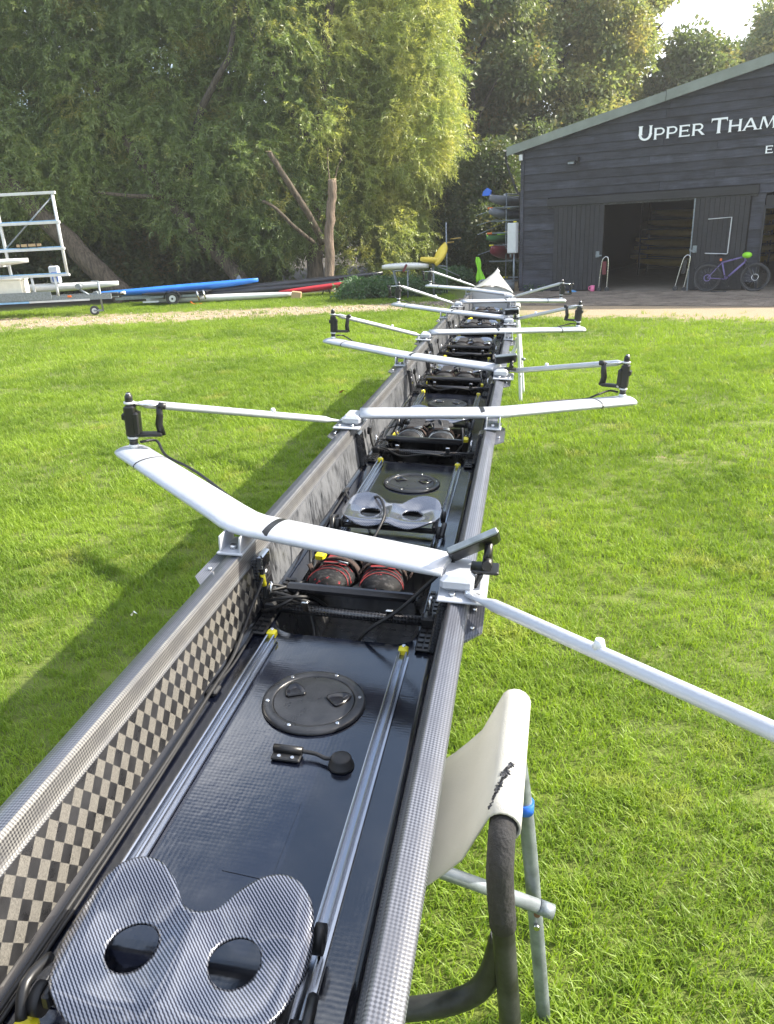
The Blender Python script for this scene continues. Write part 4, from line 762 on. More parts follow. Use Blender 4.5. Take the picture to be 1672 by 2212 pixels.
tree('pale feathery tree at the right edge above the roof', 22.0, 44.0, 11.8, 3.0, G_PALE, 2600, .22, .2, 6)
tree('dense tree deep behind the shed roof, between two taller ones', 7.0, 45.0, 13.5, 3.6, G_OAK, 3200, .3, .2, 7)
def bush(label, x, y, h, rad, n, group=G_BUSH, seed=0):
    t = thing('bush', label, 'bush', (x, y, 0), group='shaded bushes between willow and shed'); r = random.Random(seed); bl = []
    for k in range(16): a = r.uniform(0, 2 * PI); q = r.uniform(.1, .85); rr = rad * (1 - q * .5) * r.uniform(.1, .8); s = rad * r.uniform(.35, .55); bl.append((rr * math.cos(a), rr * math.sin(a), q * h, s, s, s))
    for k in range(3): wood('stem', [(.1 * k, 0, -.05), (.2 * k - .2, .1, h * .4), (.4 * k - .4, .1, h * .75)], .05, .015, 'dark_bark', t, 6)
    crown(t, bl, n, group, 4, (.8, 1.4), False, inner=.3, deep=.8)
bush('tall shaded bush in the gap left of the shed gutter', 4.0, 30.0, 4.6, 1.7, 2600, seed=11)
bush('lower shaded bush behind the canoe rack', 5.6, 29.6, 3.0, 1.5, 1800, seed=12)
bush('dark bush under the edge of the sunlit willow', 2.9, 32.5, 3.8, 1.8, 1800, seed=13)
# the wood behind the willows, one dark mass
bl = []
for k in range(80): r = R_.uniform(1.4, 2.2); bl.append((R_.uniform(-27, 3.5), R_.uniform(33.5, 36), R_.uniform(.6, 12.5), r, r, r))
for k in range(46): r = R_.uniform(1.0, 1.5); bl.append((R_.uniform(-27, 3.5), R_.uniform(31.5, 33.5), R_.uniform(.3, 2.6), r, r, r))
wd_ = crown(None, bl, 16000, G_WOOD, 3, (1.0, 1.7), False, name='woodland', inner=.3, deep=.8); wd_['kind'] = 'stuff'; wd_['label'] = 'dark wood behind the willows'; wd_['category'] = 'wood'
nb = [(R_.uniform(-.9, 1.7), R_.uniform(22.4, 24.0), R_.uniform(.0, .28), .40, .4, .28) for k in range(34)] + [(R_.uniform(2.0, 2.9), R_.uniform(24.5, 26), R_.uniform(.05, .3), .4, .4, .35) for k in range(8)] + [(4.35 + .3 * k, 22.2 - .18 * k, .03, .2, .12, .14) for k in range(2)]
ntl = crown(None, nb, 3800, G_NETTLE, 4, (.7, 1.3), False, name='nettle_patch', inner=.4, deep=.6); ntl['kind'] = 'stuff'; ntl['label'] = 'low green nettles beneath the white board'; ntl['category'] = 'nettles'

# ------------------------------------------------------------------ grass blades
def tuft(k, n=17, h=(.022, .050), spread=.048, wd=.0038):
    r = random.Random(500 + k); mb = MB()
    for i in range(n):
        a = r.uniform(0, 2 * PI); rr = spread * r.random() ** .5; b = Vector((rr * math.cos(a), rr * math.sin(a), -.004)); H = r.uniform(*h); da = r.uniform(0, 2 * PI); ln = r.uniform(.25, 1.25) * H; d = Vector((math.cos(da), math.sin(da), 0)); s = Vector((-d.y, d.x, 0)) * wd * r.uniform(.7, 1.2) / 2
        m = b + d * ln * .35 + Vector((0, 0, H * .62)); t = b + d * ln + Vector((0, 0, H * r.uniform(.75, 1.0))); mb.add([b - s, b + s, m + s * .8, m - s * .8, t], [(0, 1, 2, 3), (3, 2, 4)])
    return template('grass_tuft', mb, 'grass_blade')
G_GRASS = make_scatter_group('grass_scatter', [tuft(k) for k in range(6)])
def grass_keep(P):
    x, y = P[:, 0], P[:, 1]; jit = rng.normal(0, .22, len(P)); mid = 19.9 - .055 * x; hw = 1.35 - .075 * x
    on_track = (np.abs(y - mid) / hw + jit < .95) & (x < 2.5) & (rng.random(len(P)) < .93)
    q = .515 * x + .857 * y; on_verge = (q + jit * 2.5 > 15.0) & (x > 2.2); far = y > 25.6
    for cx, cy, rx, ry in ((-4.6, 10.2, .9, .35), (-1.9, 5.9, .45, .10), (2.6, 11.2, .5, .16), (1.25, 1.9, .14, .09), (1.0, 6.0, .35, .12), (-3.2, 8.0, .5, .15), (3.4, 6.6, .6, .12), (-1.2, 12.5, .8, .2), (4.2, 12.6, .8, .25), (-.95, 4.1, .12, .08)):
        on_verge |= (((x - cx) / rx) ** 2 + ((y - cy) / ry) ** 2 < 1 + jit) & (rng.random(len(P)) < .62)
    return ~(on_track | on_verge | far)
gp = []; gs = []
for d0, d1, dens, sc in ((.35, 3, 1000, 1.0), (3, 6, 620, 1.1), (6, 12, 300, 1.4), (12, 27, 120, 1.8)):
    amax = math.radians(44); n = int(dens * amax * (d1 ** 2 - d0 ** 2)); rr = np.sqrt(rng.uniform(d0 ** 2, d1 ** 2, n)); aa = rng.uniform(-amax, amax, n)
    P = np.stack([rr * np.sin(aa), rr * np.cos(aa), np.zeros(n)], 1); k = grass_keep(P); P = P[k]; gp.append(P)
    patch = .5 + .5 * np.sin(P[:, 0] * 2.1 + np.sin(P[:, 1] * 1.7) * 2) * np.sin(P[:, 1] * 1.3 + 1.0); gs.append(sc * rng.uniform(.7, 1.25, len(P)) * (.8 + .4 * patch))
gp = np.concatenate(gp); gs = np.concatenate(gs); gr = np.stack([rng.normal(0, .12, len(gp)), rng.normal(0, .12, len(gp)), rng.uniform(0, 2 * PI, len(gp))], 1)
lawn = scatter('lawn_grass', gp, gr, gs, G_GRASS, 6); lawn['kind'] = 'stuff'; lawn['label'] = 'short bright green lawn grass'; lawn['category'] = 'grass'
# gravel on the worn track
sb = MB()
for k in range(1500):
    x = R_.uniform(-11, 2.4); y = 19.75 - .055 * x + R_.gauss(0, .5) * (1.15 - .055 * x); s = R_.uniform(.012, .032); sb.ball((x, y, s * .3), s, 5, (1, R_.uniform(.6, 1), .6))
M('gravel_stone', (0.42, 0.36, 0.28), 0.9, 0, .3, 3); o = sb.build('track_gravel', 'gravel_stone'); o['kind'] = 'stuff'; o['label'] = 'loose gravel on the worn track'; o['category'] = 'gravel'
def dead_leaf(x, y, mat, label, s=.05, cat='leaf', name='fallen_leaf'):
    mb = MB(); n = 7; pts = [(s * math.cos(2 * PI * k / 14 * 2) * (1 if k % 2 else .6), s * .7 * math.sin(2 * PI * k / 14 * 2), .01 * (k % 3)) for k in range(n)]; mb.add(pts + [(0, 0, .015)], [(k, (k + 1) % n, n) for k in range(n)]); o = mb.build(name, mat); o.location = (x, y, .045); o.rotation_euler = (.3, .2, x * 7); tag(o, label, cat)
dead_leaf(-.46, 8.8, 'fallen', 'orange fallen leaf on the grass left of the boat', .06)
dead_leaf(-1.31, 3.36, 'skin_white', 'small white feather on the grass left of the near gunwale', .022, 'feather', 'feather')

# ------------------------------------------------------------------ the rowing shell (local: x across, y along to the bow, z up from the deck)
BOATM = Matrix(((0.97940396, 0.19340555, 0.05798432, -0.12510603), (-0.19280113, 0.98110908, -0.0158966, 1.43018363), (-0.05996343, 0.00438975, 0.99819092, 0.94899451), (0, 0, 0, 1)))
boat = thing('rowing_shell', 'long black carbon rowing eight with white wing riggers on trestles', 'boat', mat=BOATM)
S0, S1, TIP = -2.3, 7.0, 8.62
def hk(s):
    if s < 4: return 1.0 if s > -1.6 else 1 - .12 * (-1.6 - s)
    if s < 6: return 1 - .05 * ((s - 4) / 2)
    if s < 7: return .95 - .12 * (s - 6)
    q = min(1, (s - 7) / (TIP - 7)); return max(.03, .83 * (1 - q ** 1.35))
def ssteps(a, b, st=.25): n = max(1, int(math.ceil((b - a) / st))); return [a + (b - a) * i / n for i in range(n + 1)]
# outer hull
R = []
for s in ssteps(S0, TIP, .2):
    k = hk(s); up = .10 * max(0, (s - 5.5) / 3.1) ** 2; prof = [(.268, .136), (.266, .05), (.245, -.06), (.19, -.16), (.10, -.225), (0, -.245), (-.10, -.225), (-.19, -.16), (-.245, -.06), (-.266, .05), (-.268, .136)]
    R.append([(x * k, s, (z - .136) * (1 if s < 7 else max(.25, 1 - .5 * (s - 7) / 1.6)) + .136 + up * .3) for x, z in prof])
MB().rings(R, caps=False, closed=False).build('hull', 'white_hull', boat)
for sg in (-1, 1):
    st = ssteps(S0, S1 + .05, .2)
    MB().rings([[(sg * x * hk(s), s, z) for x, z in ((.262, .138), (.2855, .140), (.2865, .1465), (.284, .151), (.262, .156), (.250, .158))] for s in st], caps=False, closed=False).build('gunwale_flange', 'carbon_flange', boat)
    MB().rings([[(sg * x * hk(s), s, z) for x, z in ((.250, .158), (.2455, .1555), (.2425, .149), (.2405, .138), (.2365, .119), (.2335, .1185))] for s in st], caps=False, closed=False).build('gunwale_lip', 'carbon_lip', boat)
    cuts = [(S0, .16), (.16, 3.32), (3.32, S1)]
    for i, (a, b) in enumerate(cuts):
        MB().rings([[(sg * x * hk(s), s, z) for x, z in ((.2337, .1195), (.226, .07), (.2165, .012), (.2125, 0.0))] for s in ssteps(a, b)], caps=False, closed=False).build('inner_wall', 'spread_tow' if i == 0 else 'scuffed_wall', boat)
    # resin seam where wall meets deck
    MB().rings([[(sg * x * hk(s), s, z) for x, z in ((.2155, .010), (.209, .0035), (.203, .002))] for s in ssteps(S0, S1)], caps=False, closed=False).build('corner_seam', 'black_gloss', boat)
E_ = [0.0, 1.32, 2.58, 3.72, 4.80, 5.85, 6.80]
W0, W1, WT = .035, .60, .168
def rrect(x0, x1, y0, y1, r, n=5):
    P = []
    for cx, cy, a in ((x1 - r, y0 + r, -PI / 2), (x1 - r, y1 - r, 0), (x0 + r, y1 - r, PI / 2), (x0 + r, y0 + r, PI)):
        for k in range(n + 1): t = a + PI / 2 * k / n; P.append((cx + r * math.cos(t), cy + r * math.sin(t)))
    return P
def deck_piece(a, b, hole=None):
    bm = bmesh.new(); out = [(-.2125 * hk(a), a), (.2125 * hk(a), a), (.2125 * hk(b), b), (-.2125 * hk(b), b)]
    loops = [out] + ([hole] if hole else [])
    for lp in loops:
        vs = [bm.verts.new((x, y, 0)) for x, y in lp]
        for i in range(len(vs)): bm.edges.new((vs[i], vs[(i + 1) % len(vs)]))
    bmesh.ops.triangle_fill(bm, use_beauty=True, use_dissolve=False, edges=bm.edges[:]); bmesh.ops.recalc_face_normals(bm, faces=bm.faces)
    if bm.faces[:] and bm.faces[:][0].normal.z < 0: bmesh.ops.reverse_faces(bm, faces=bm.faces)
    me = bpy.data.meshes.new('deck_panel'); bm.to_mesh(me); bm.free(); me.materials.append(MATS['deck_gloss']); return put('deck_panel', me, boat)
prev = S0
for e in E_:
    a, b = e + .018, min(e + W1 + .012, S1)
    deck_piece(prev, a - .0)
    if e < 6.7:
        hole = rrect(-WT * hk(e), WT * hk(e), e + W0, e + W1 - .02, .055); deck_piece(a, b, hole)
        P = [Vector((x, y, 0)) for x, y in hole]; ctr = Vector((0, e + .31, 0)); wl_ = MB()
        wl_.rings([[(p.x, p.y, p.z) for p in P], [(p.x * .98, ctr.y + (p.y - ctr.y) * .985, -.012) for p in P], [(p.x * .95, ctr.y + (p.y - ctr.y) * .97, -.09) for p in P], [(p.x * .72, ctr.y + (p.y - ctr.y) * .93, -.165) for p in P]], caps=False)
        n = len(P); o0 = len(wl_.v) - n; wl_.f.append(tuple(o0 + i for i in range(n))); wl_.sm.append(False); wl_.build('foot_well', 'carbon_well', boat)
    else: deck_piece(a, b)
    prev = b
# slides, end stops, hatches
def track_mesh(L):
    mb = MB(); prof = [(-.0135, 0), (-.0135, .004), (-.0095, .0045), (-.0095, .017), (-.007, .0182), (-.0048, .017), (-.004, .008), (.004, .008), (.0048, .017), (.007, .0182), (.0095, .017), (.0095, .0045), (.0135, .004), (.0135, 0)]
    mb.rings([[(x, y, z + .001) for x, z in prof] for y in (0, L)], smooth=False); return mb.mesh('slide_track', 'aluminium')
TL = .84; trk = track_mesh(TL); stop = MB().bbox((0, .009, .014), (.021, .020, .019), .004).mesh('end_stop', 'yellow_plastic'); bolt = MB().tube([(0, 0, .018), (0, 0, .026)], .004, 8).mesh('bolt', 'steel')
ring_m = MB().rings([[(r * math.cos(2 * PI * k / 40), r * math.sin(2 * PI * k / 40), z) for k in range(40)] for r, z in ((.1015, .0008), (.1005, .005), (.096, .0075), (.083, .0080), (.0795, .0062), (.0793, .0010))], caps=False).mesh('hatch_ring', 'hatch_plastic')
lid_m = MB().rings([[(r * math.cos(2 * PI * k / 40), r * math.sin(2 * PI * k / 40), z) for k in range(40)] for r, z in ((.0788, .001), (.0788, .0052), (.077, .0058), (.05, .0062), (.002, .0064))], caps=True).mesh('lid', 'hatch_plastic')
def grip_mesh():
    mb = MB(); pts = [(.038 * math.cos(t) * (1 if math.cos(t) > 0 else 1.0) * (.62 + .38 * math.cos(t)), .021 * math.sin(t)) for t in [2 * PI * k / 20 for k in range(20)]]
    mb.rings([[(x, y, .0068) for x, y in pts], [(x * .92, y * .92, .0105) for x, y in pts], [(x * .78, y * .8, .0110) for x, y in pts], [(x * .6 - .003, y * .6, .0072) for x, y in pts]]); return mb.mesh('finger_grip', 'black_gloss')
grip = grip_mesh(); screw = MB().tube([(0, 0, .0075), (0, 0, .0095)], [.0042, .0035], 10).mesh('screw', 'steel')
for i, e in enumerate(E_):
    k = hk(e)
    for sg in (-1, 1):
        t = put('slide_track', trk, boat); t.location = (sg * .15 * k, e - TL - .02 + (.012 if sg < 0 else 0), 0.0015)
        for y in (TL, -.028):
            o = put('end_stop', stop, t); o.location = (0, y - (.034 if y < 0 else 0), 0); o.scale = (1.25, 2.0, 1.0) if y < 0 else (1, 1, 1)
            if i < 3: o2 = put('bolt', bolt, t); o2.location = (0, y + .012, 0)
    h = put('hatch_ring', ring_m, boat); h.location = (.004, e - .207, .001); l_ = put('lid', lid_m, h)
    for sg in (-1, 1): g = put('finger_grip', grip, h); g.location = (sg * .04, .008 - sg * .004, 0); g.rotation_euler = (0, 0, (2.0 if sg < 0 else .75))
    if i < 3:
        for q in range(6): a = 2 * PI * q / 6 + .25; o = put('screw', screw, h); o.location = (.0895 * math.cos(a), .0895 * math.sin(a), 0)
# call button, clip, wear patch, maker's label on the nearest bay
o = MB().rings([[(r * math.cos(2 * PI * k / 24), r * math.sin(2 * PI * k / 24), z) for k in range(24)] for r, z in ((.023, 0), (.022, .004), (.0185, .006), (.018, .016), (.015, .0185), (.001, .019))]).build('button', 'black_rubber', boat); o.location = (.098, -.372, .0015)
mb = MB().bbox((0, -.004, .004), (.052, .026, .007), .002); mb.tube([(-.026, .004, .011), (.026, .004, .011)], .0075, 10); c = mb.build('cable_clip', 'black_plastic', boat); c.location = (0.0, -.366, .001)
MB().tube(smooth_path([(.024, .004, .011), (.05, .003, .010), (.07, -.004, .009), (.086, -.006, .014)], 5), .0035, 8).build('cable', 'black_rubber', c)
for x in (-.012, .012): MB().tube([(x, -.012, .007), (x, -.012, .0095)], .0035, 8).build('screw', 'steel', c)
MB().prism([(-.02, -.62), (.055, -.625), (.055, -.468), (-.018, -.465)], .0005, .0009).build('wear_patch', 'deck_gloss', boat)
lb = MB().prism([(.03, -.93), (.13, -.93), (.13, -.815), (.03, -.815)], .0012, .002).build('maker_label', 'label_paper', boat)
def text_mesh(body, size, mat):
    cu = bpy.data.curves.new('print', 'FONT'); cu.body = body; cu.size = size; ob = bpy.data.objects.new('print', cu); COL.objects.link(ob); bpy.context.view_layer.update()
    me = bpy.data.meshes.new_from_object(ob.evaluated_get(bpy.context.evaluated_depsgraph_get())); bpy.data.objects.remove(ob); me.materials.clear(); me.materials.append(MATS[mat]); return me
for i, tx in enumerate(('of Weight    93 10 kgs', 'of Manufacture    2024', 'Location Requirements')):
    o = put('print', text_mesh(tx, .0095, 'marker'), lb); o.location = (.034, -.85 - .013 * i, .0026)
# carbon tabs on the gunwale where riggers bolt on
def tab(sg, s, L=.26, wd=.030):
    mb = MB(); poly = [(sg * .262, s - L / 2), (sg * .288, s - L / 2), (sg * (.288 + wd), s - L / 2 + .04), (sg * (.288 + wd), s + L / 2 - .04), (sg * .288, s + L / 2), (sg * .262, s + L / 2)]
    o = mb.prism(poly, .1405, .1452).build('rigger_tab', 'carbon_flange', boat); o.scale = (hk(s), 1, 1)
    for ds in (-.055, .055):
        q = put('bolt', bolt, o); q.location = (sg * .298, s + ds, .1255)
    return o
RIG = [(1, (.88, -.80), (.27, -1.35), (-.235, -1.45), (.283, -.02), 1), (-1, (-.79, .63), (-.262, .165), (.235, .045), (-.29, 1.287), 1), (1, (.78, 1.70), (.278, 1.40), (-.225, 1.30), (.300, 2.45), 1), (-1, (-.745, 2.94), (-.28, 2.60), (.245, 2.36), (-.273, 3.55), 1),
       (1, (.735, 3.86), (.275, 3.69), (-.235, 3.53), (.275, 4.60), 1), (-1, (-.705, 5.07), (-.258, 4.73), (.232, 4.46), (-.247, 5.62), -1), (1, (.70, 5.84), (.262, 5.75), (-.20, 5.57), (.25, 6.55), -1), (-1, (-.68, 7.08), (-.235, 6.87), (.19, 6.46), (-.19, 7.62), -1)]
def oarlock(parent, p, sg, turn):
    """gate that holds an oar: thick back on the pin, bottom arm, face upright, metal keeper with its knob"""
    D = Vector((-sg * turn, .28, 0)).normalized(); Sd = Vector((-D.y, D.x, 0)); rot = Matrix((D, Sd, Vector((0, 0, 1)))).transposed()
    def q(x, y, z): return p + D * x + Sd * y + Vector((0, 0, z))
    MB().tube([q(0, 0, -.03), q(0, 0, .150)], .0065, 10).build('pin', 'steel', parent)
    for z0, z1, r, m in ((-.008, .010, .0125, 'black_plastic'), (-.018, -.006, .014, 'white_paint'), (.012, .018, .016, 'white_paint'), (.118, .124, .016, 'white_paint')): MB().tube([q(0, 0, z0), q(0, 0, z1)], r, 12).build('washer', m, parent)
    b = MB(); b.bbox(q(.0, 0, .066), (.032, .036, .096), .006, rot); b.bbox(q(.017, 0, .060), (.018, .044, .070), .006, rot); b.bbox(q(.050, 0, .024), (.078, .026, .013), .004, rot)
    b.tube([q(.086, 0, .020), q(.080, 0, .055), q(.085, 0, .082), q(.086, 0, .112)], [(.013, .008), (.012, .008), (.011, .009), (.009, .008)], 8); b.bbox(q(-.018, 0, .08), (.012, .03, .02), .003, rot); og = b.build('oarlock', 'black_plastic', parent)
    MB().tube([q(.012, 0, .116), q(.095, 0, .110)], .0042, 8).build('keeper', 'steel', parent); MB().tube([q(.084, 0, .111), q(.105, 0, .109)], .0105, 10).build('keeper_knob', 'black_plastic', parent); MB().tube([q(0, 0, .124), q(0, 0, .140), q(0, 0, .152)], [.0115, .0115, .004], 10).build('top_nut', 'black_plastic', parent)
    b = MB().bbox(q(.02, .012, .045), (.012, .012, .05), .003, rot).build('pitch_insert', 'aluminium', parent)
for i, (sg, tip, bend, end, bs, turn) in enumerate(RIG):
    H = .207; T3, B3, E3 = Vector((*tip, H + .004)), Vector((*bend, H)), Vector((*end, H - .006))
    d1 = (B3 - T3).normalized(); d2 = (E3 - B3).normalized()
    path = [T3 - d1 * .028, T3 - d1 * .026] + [T3 + (B3 - T3) * q for q in (.0, .3, .6, .86)] + [B3 - d1 * .03, B3 + (d2 - d1) * .010, B3 + d2 * .03] + [B3 + (E3 - B3) * q for q in (.3, .6, .9, 1.0)]
    c = (.054, .0180); rr = [(.042, .011), (.050, .0165), c, c, c, c, (.056, .0185), (.057, .019), (.056, .0185), c, c, c, (.050, .0175)]
    wg = MB().tube(path, rr, 20).build('wing_rigger', 'rigger_paint', boat)
    # inner foot on the far gunwale
    e = Vector(end); es = Vector((-sg, 0)); ft = MB(); ft.bbox((end[0] - sg * .022, end[1] - .008, .186), (.07, .110, .034), .010); ft.bbox((end[0] - sg * .035, end[1] - .012, .1635), (.10, .16, .006), .002); ft.build('inner_mount', 'rigger_paint', wg)
    for dx, dy in ((-.02, -.05), (.03, -.05)): MB().tube([(end[0] - sg * (.035 + dx), end[1] + dy - .02, .166), (end[0] - sg * (.035 + dx), end[1] + dy - .02, .174)], .007, 6).build('bolt', 'steel', wg)
    # bracket under the bend
    bk = MB()
    for dx in (-.024, .024): bk.bbox((sg * .272 * hk(bend[1]) + dx, bend[1] - .035, .184), (.005, .085, .040), .002)
    bk.bbox((sg * .272 * hk(bend[1]), bend[1] - .035, .1625), (.062, .095, .007), .002); bk.build('bracket', 'rigger_paint', wg)
    MB().tube([(sg * .272 * hk(bend[1]), bend[1] - .055, .166), (sg * .272 * hk(bend[1]), bend[1] - .055, .176)], .0085, 6).build('bolt', 'steel', wg)
    # tape band and cable tie round the wing
    p = B3 + d2 * .085 if i != 2 else B3 + d2 * .055; MB().tube([p - d2 * .009, p + d2 * .009], [(.0548, .0187)] * 2, 20, caps=False).build('tape_band', 'black_plastic', wg)
    p = T3 + d1 * .14; MB().tube([p - d1 * .003, p + d1 * .003], [(.0548, .0188)] * 2, 20, caps=False).build('cable_tie', 'black_rubber', wg)
    pin = T3 + d1 * .012 + Vector((0, 0, .035)); oarlock(wg, pin, sg, turn)
    if i == 5 or i == 6 or i == 7: pass
    MB().tube(smooth_path([pin + Vector((-sg * .02, .005, .0)), pin + Vector((-sg * .05, .045, -.005)), T3 + d1 * .11 + Vector((sg * -.025, .052, .016)), T3 + d1 * .15 + Vector((-sg * .03, .05, .006)), T3 + d1 * .32 + Vector((-sg * .035, .056, .006)), B3 + Vector((0, .060, -.004))], 5), .0042, 6).build('sensor_cable', 'black_rubber', wg)
    # backstay: tube from the pin top to the gunwale towards the bow
    bt_ = pin + Vector((0, 0, .121)); bg = Vector((bs[0], bs[1], .171)); d = (bg - bt_).normalized(); L = (bg - bt_).length
    sty = MB().tube([bt_, bt_ + d * .03, bt_ + d * .055, bt_ + d * (L - .09), bt_ + d * (L - .055), bg], [(.010, .0035), (.011, .005), (.0125, .0125), (.0125, .0125), (.011, .006), (.012, .0035)], 12).build('backstay', 'rigger_paint', wg)
    MB().tube([bg + Vector((0, 0, -.018)), bg + Vector((0, 0, .010))], .008, 8).build('bolt', 'steel', wg)
    p = bt_ + d * (L * .62); MB().tube([p + Vector((0, 0, .008)), p + Vector((0, 0, .024))], [.011, .007], 8).build('adjuster_screw', 'white_paint', wg)
    tab(sg, bend[1] - .08); tab(-sg, end[1] - .03, .30); tab(sg, bs[1] - .04, .20)
# shoulder plates and section joint
for sg in (-1, 1):
    for i, (g, tip, bend, end, bs, turn) in enumerate(RIG[1:6]):
        s = bend[1] if g == sg else end[1]
        MB().bbox((sg * .2205 * hk(s), s - .01, .068), (.022, .07, .128), .006, Matrix.Rotation(sg * .17, 3, 'Y')).build('shoulder', 'carbon_tube', boat)
    j = MB().bbox((sg * .205, 3.30, .058), (.014, .085, .15), .006, Matrix.Rotation(sg * .17, 3, 'Y')).build('joint_plate', 'black_plastic', boat)
    for z in (.02, .10): MB().tube([(sg * (.205 + .017 * (z - .06) / .1 * .8), 3.30, z), (sg * (.190 + .017 * (z - .06) / .1 * .8), 3.29, z)], .016, 10).build('joint_bolt', 'steel', j)
# foot stretchers
def shoe_mesh(sgn):
    mb = MB(); R = []; sec = [(-.016, .014, .020, .012), (-.006, .028, .036, .02), (.02, .041, .048, .028), (.06, .046, .060, .034), (.11, .043, .072, .042), (.16, .038, .084, .046), (.21, .036, .092, .05), (.255, .034, .088, .04), (.275, .02, .07, .03)]
    for y, w, top, mid in sec:
        R.append([(w * .85, y, .0), (w, y, mid * .5), (w * .92, y, top * .62), (w * .5, y, top * .95), (0, y, top), (-w * .5, y, top * .95), (-w * .92, y, top * .62), (-w, y, mid * .5), (-w * .85, y, .0)])
    return mb.rings(R)
def stretcher(e, i):
    k = hk(e); a = math.radians(41); top = Vector((0, e + .135, .070)); d = Vector((0, math.cos(a), -math.sin(a))); nr = Vector((0, math.sin(a), math.cos(a))); rot = Matrix((Vector((1, 0, 0)), d, nr)).transposed()
    b = MB(); b.bbox(top + d * .115, (.30 * k, .23, .010), .004, rot); b.bbox(top + d * .005 - nr * .003, (.31 * k, .022, .024), .006, rot); bd = b.build('foot_board', 'black_gloss', boat)
    MB().tube([(-.185 * k, e + .115, .020), (.188 * k, e + .115, .020)], .0125, 12).build('crossbar', 'carbon_tube', bd)
    for x in (-.10 * k, .10 * k):
        MB().bbox(Vector((x, e + .100, .036)), (.016, .006, .038), .002, Matrix.Rotation(.4, 3, 'X')).build('clamp', 'steel', bd)
    for sg in (-1, 1):
        r = MB(); r.bbox((sg * .188 * k, e + .145, .006), (.034, .27, .008), .003)
        for q in range(13): r.box((sg * .181 * k, e + .02 + q * .021, .0125), (.012, .012, .005)); r.box((sg * .196 * k, e + .02 + q * .021, .0125), (.010, .012, .005))
        r.build('adjuster_rack', 'black_plastic', bd); MB().bbox((sg * .188 * k, e + .115, .024), (.030, .034, .026), .005).build('crossbar_end', 'black_plastic', bd)
        MB().tube([(sg * .190 * k, e + .118, .03), (sg * .190 * k, e + .122, .072), (sg * .192 * k, e + .128, .078)], [.0055, .005, .004], 8).build('wing_bolt', 'steel', bd)
    for sg in (-1, 1):
        me = shoe_mesh(sg); c = top + d * .012 + nr * .007 + Vector((sg * .068 * k, .006, -.016 if i else -.010)); a3 = math.radians(17); d3 = Vector((0, math.cos(a3), -math.sin(a3))); n3 = Vector((0, math.sin(a3), math.cos(a3))); R3 = Matrix.Rotation(sg * .12, 3, n3) @ Matrix((Vector((1.18, 0, 0)), d3, n3 * .84)).transposed()
        me.v = [tuple(c + R3 @ Vector(v)) for v in me.v]; sh = me.build('shoe', 'shoe_red' if i == 0 else 'shoe_black', bd)
        def sp(x, y, z): return c + R3 @ Vector((x, y, z))
        def topz(y): return .048 + (y - .02) * .30 if y < .06 else .060 + (y - .06) * .235      # height of the upper along the shoe
        trim = 'red_thread' if i == 0 else 'galvanised'
        for off in ((.014, .034, .058) if i < 2 else ()):
            MB().tube([sp(.045 * math.cos(t), off + .020 * math.sin(t), .006 + (topz(off + .02 * math.sin(t)) - .003) * math.sin(t) ** .8) for t in [.12 + (PI - .24) * q / 12 for q in range(13)]], .0013, 5).build('shoe_piping', trim, bd)
        # tongue, padded collar round a dark opening, laces and two straps with loose ends
        MB().rings([[sp(xx, yy, topz(yy) + .005 + lift - 3.5 * xx * xx) for xx in (-.026, -.012, .012, .026)] for yy, lift in ((.060, 0), (.10, .004), (.135, .012), (.165, .032))], caps=False, closed=False).build('shoe_tongue', trim if i == 0 else 'foam', bd)
        MB().tube([sp(.036 * math.cos(t), .205 + .058 * math.sin(t), .098 + .010 * math.sin(t)) for t in [2 * PI * q / 16 for q in range(16)]], .010, 8, closed=True).build('shoe_collar', 'foam', bd)
        MB().rings([[sp(.033 * math.cos(t), .205 + .054 * math.sin(t), .096 + .010 * math.sin(t)) for t in [2 * PI * q / 16 for q in range(16)]], [sp(.004 * math.cos(t), .205 + .006 * math.sin(t), .080) for t in [2 * PI * q / 16 for q in range(16)]]], caps=False).build('shoe_opening', 'black_rubber', bd)
        if i < 3:
            for q in range(5):
                yy = .058 + .016 * q; MB().tube([sp(xx, yy + .008 * (1 if xx > 0 else -1) * (-1) ** q, topz(yy) + .008 - 4.0 * xx * xx) for xx in (-.028, -.012, 0, .012, .028)], .0022, 5).build('lace', 'galvanised' if q % 2 else 'foam', bd)
        for off, up_ in ((.085, .010), (.140, .012)):
            arc = [(.050 * math.cos(t), off, .008 + (topz(off) + up_ - .008) * math.sin(t) ** .7) for t in [.05 + (PI - .1) * q / 12 for q in range(13)]]; arc.append((-.062, off - .012, .052)) if sg < 0 else arc.insert(0, (.062, off - .012, .052))
            st_ = MB().rings([[sp(p[0], p[1] - .012, p[2]), sp(p[0], p[1] + .012, p[2])] for p in arc], caps=False, closed=False).build('shoe_strap', 'velcro', bd); st_.modifiers.new('thick', 'SOLIDIFY').thickness = .004
for i, e in enumerate(E_[:6]): stretcher(e, i)
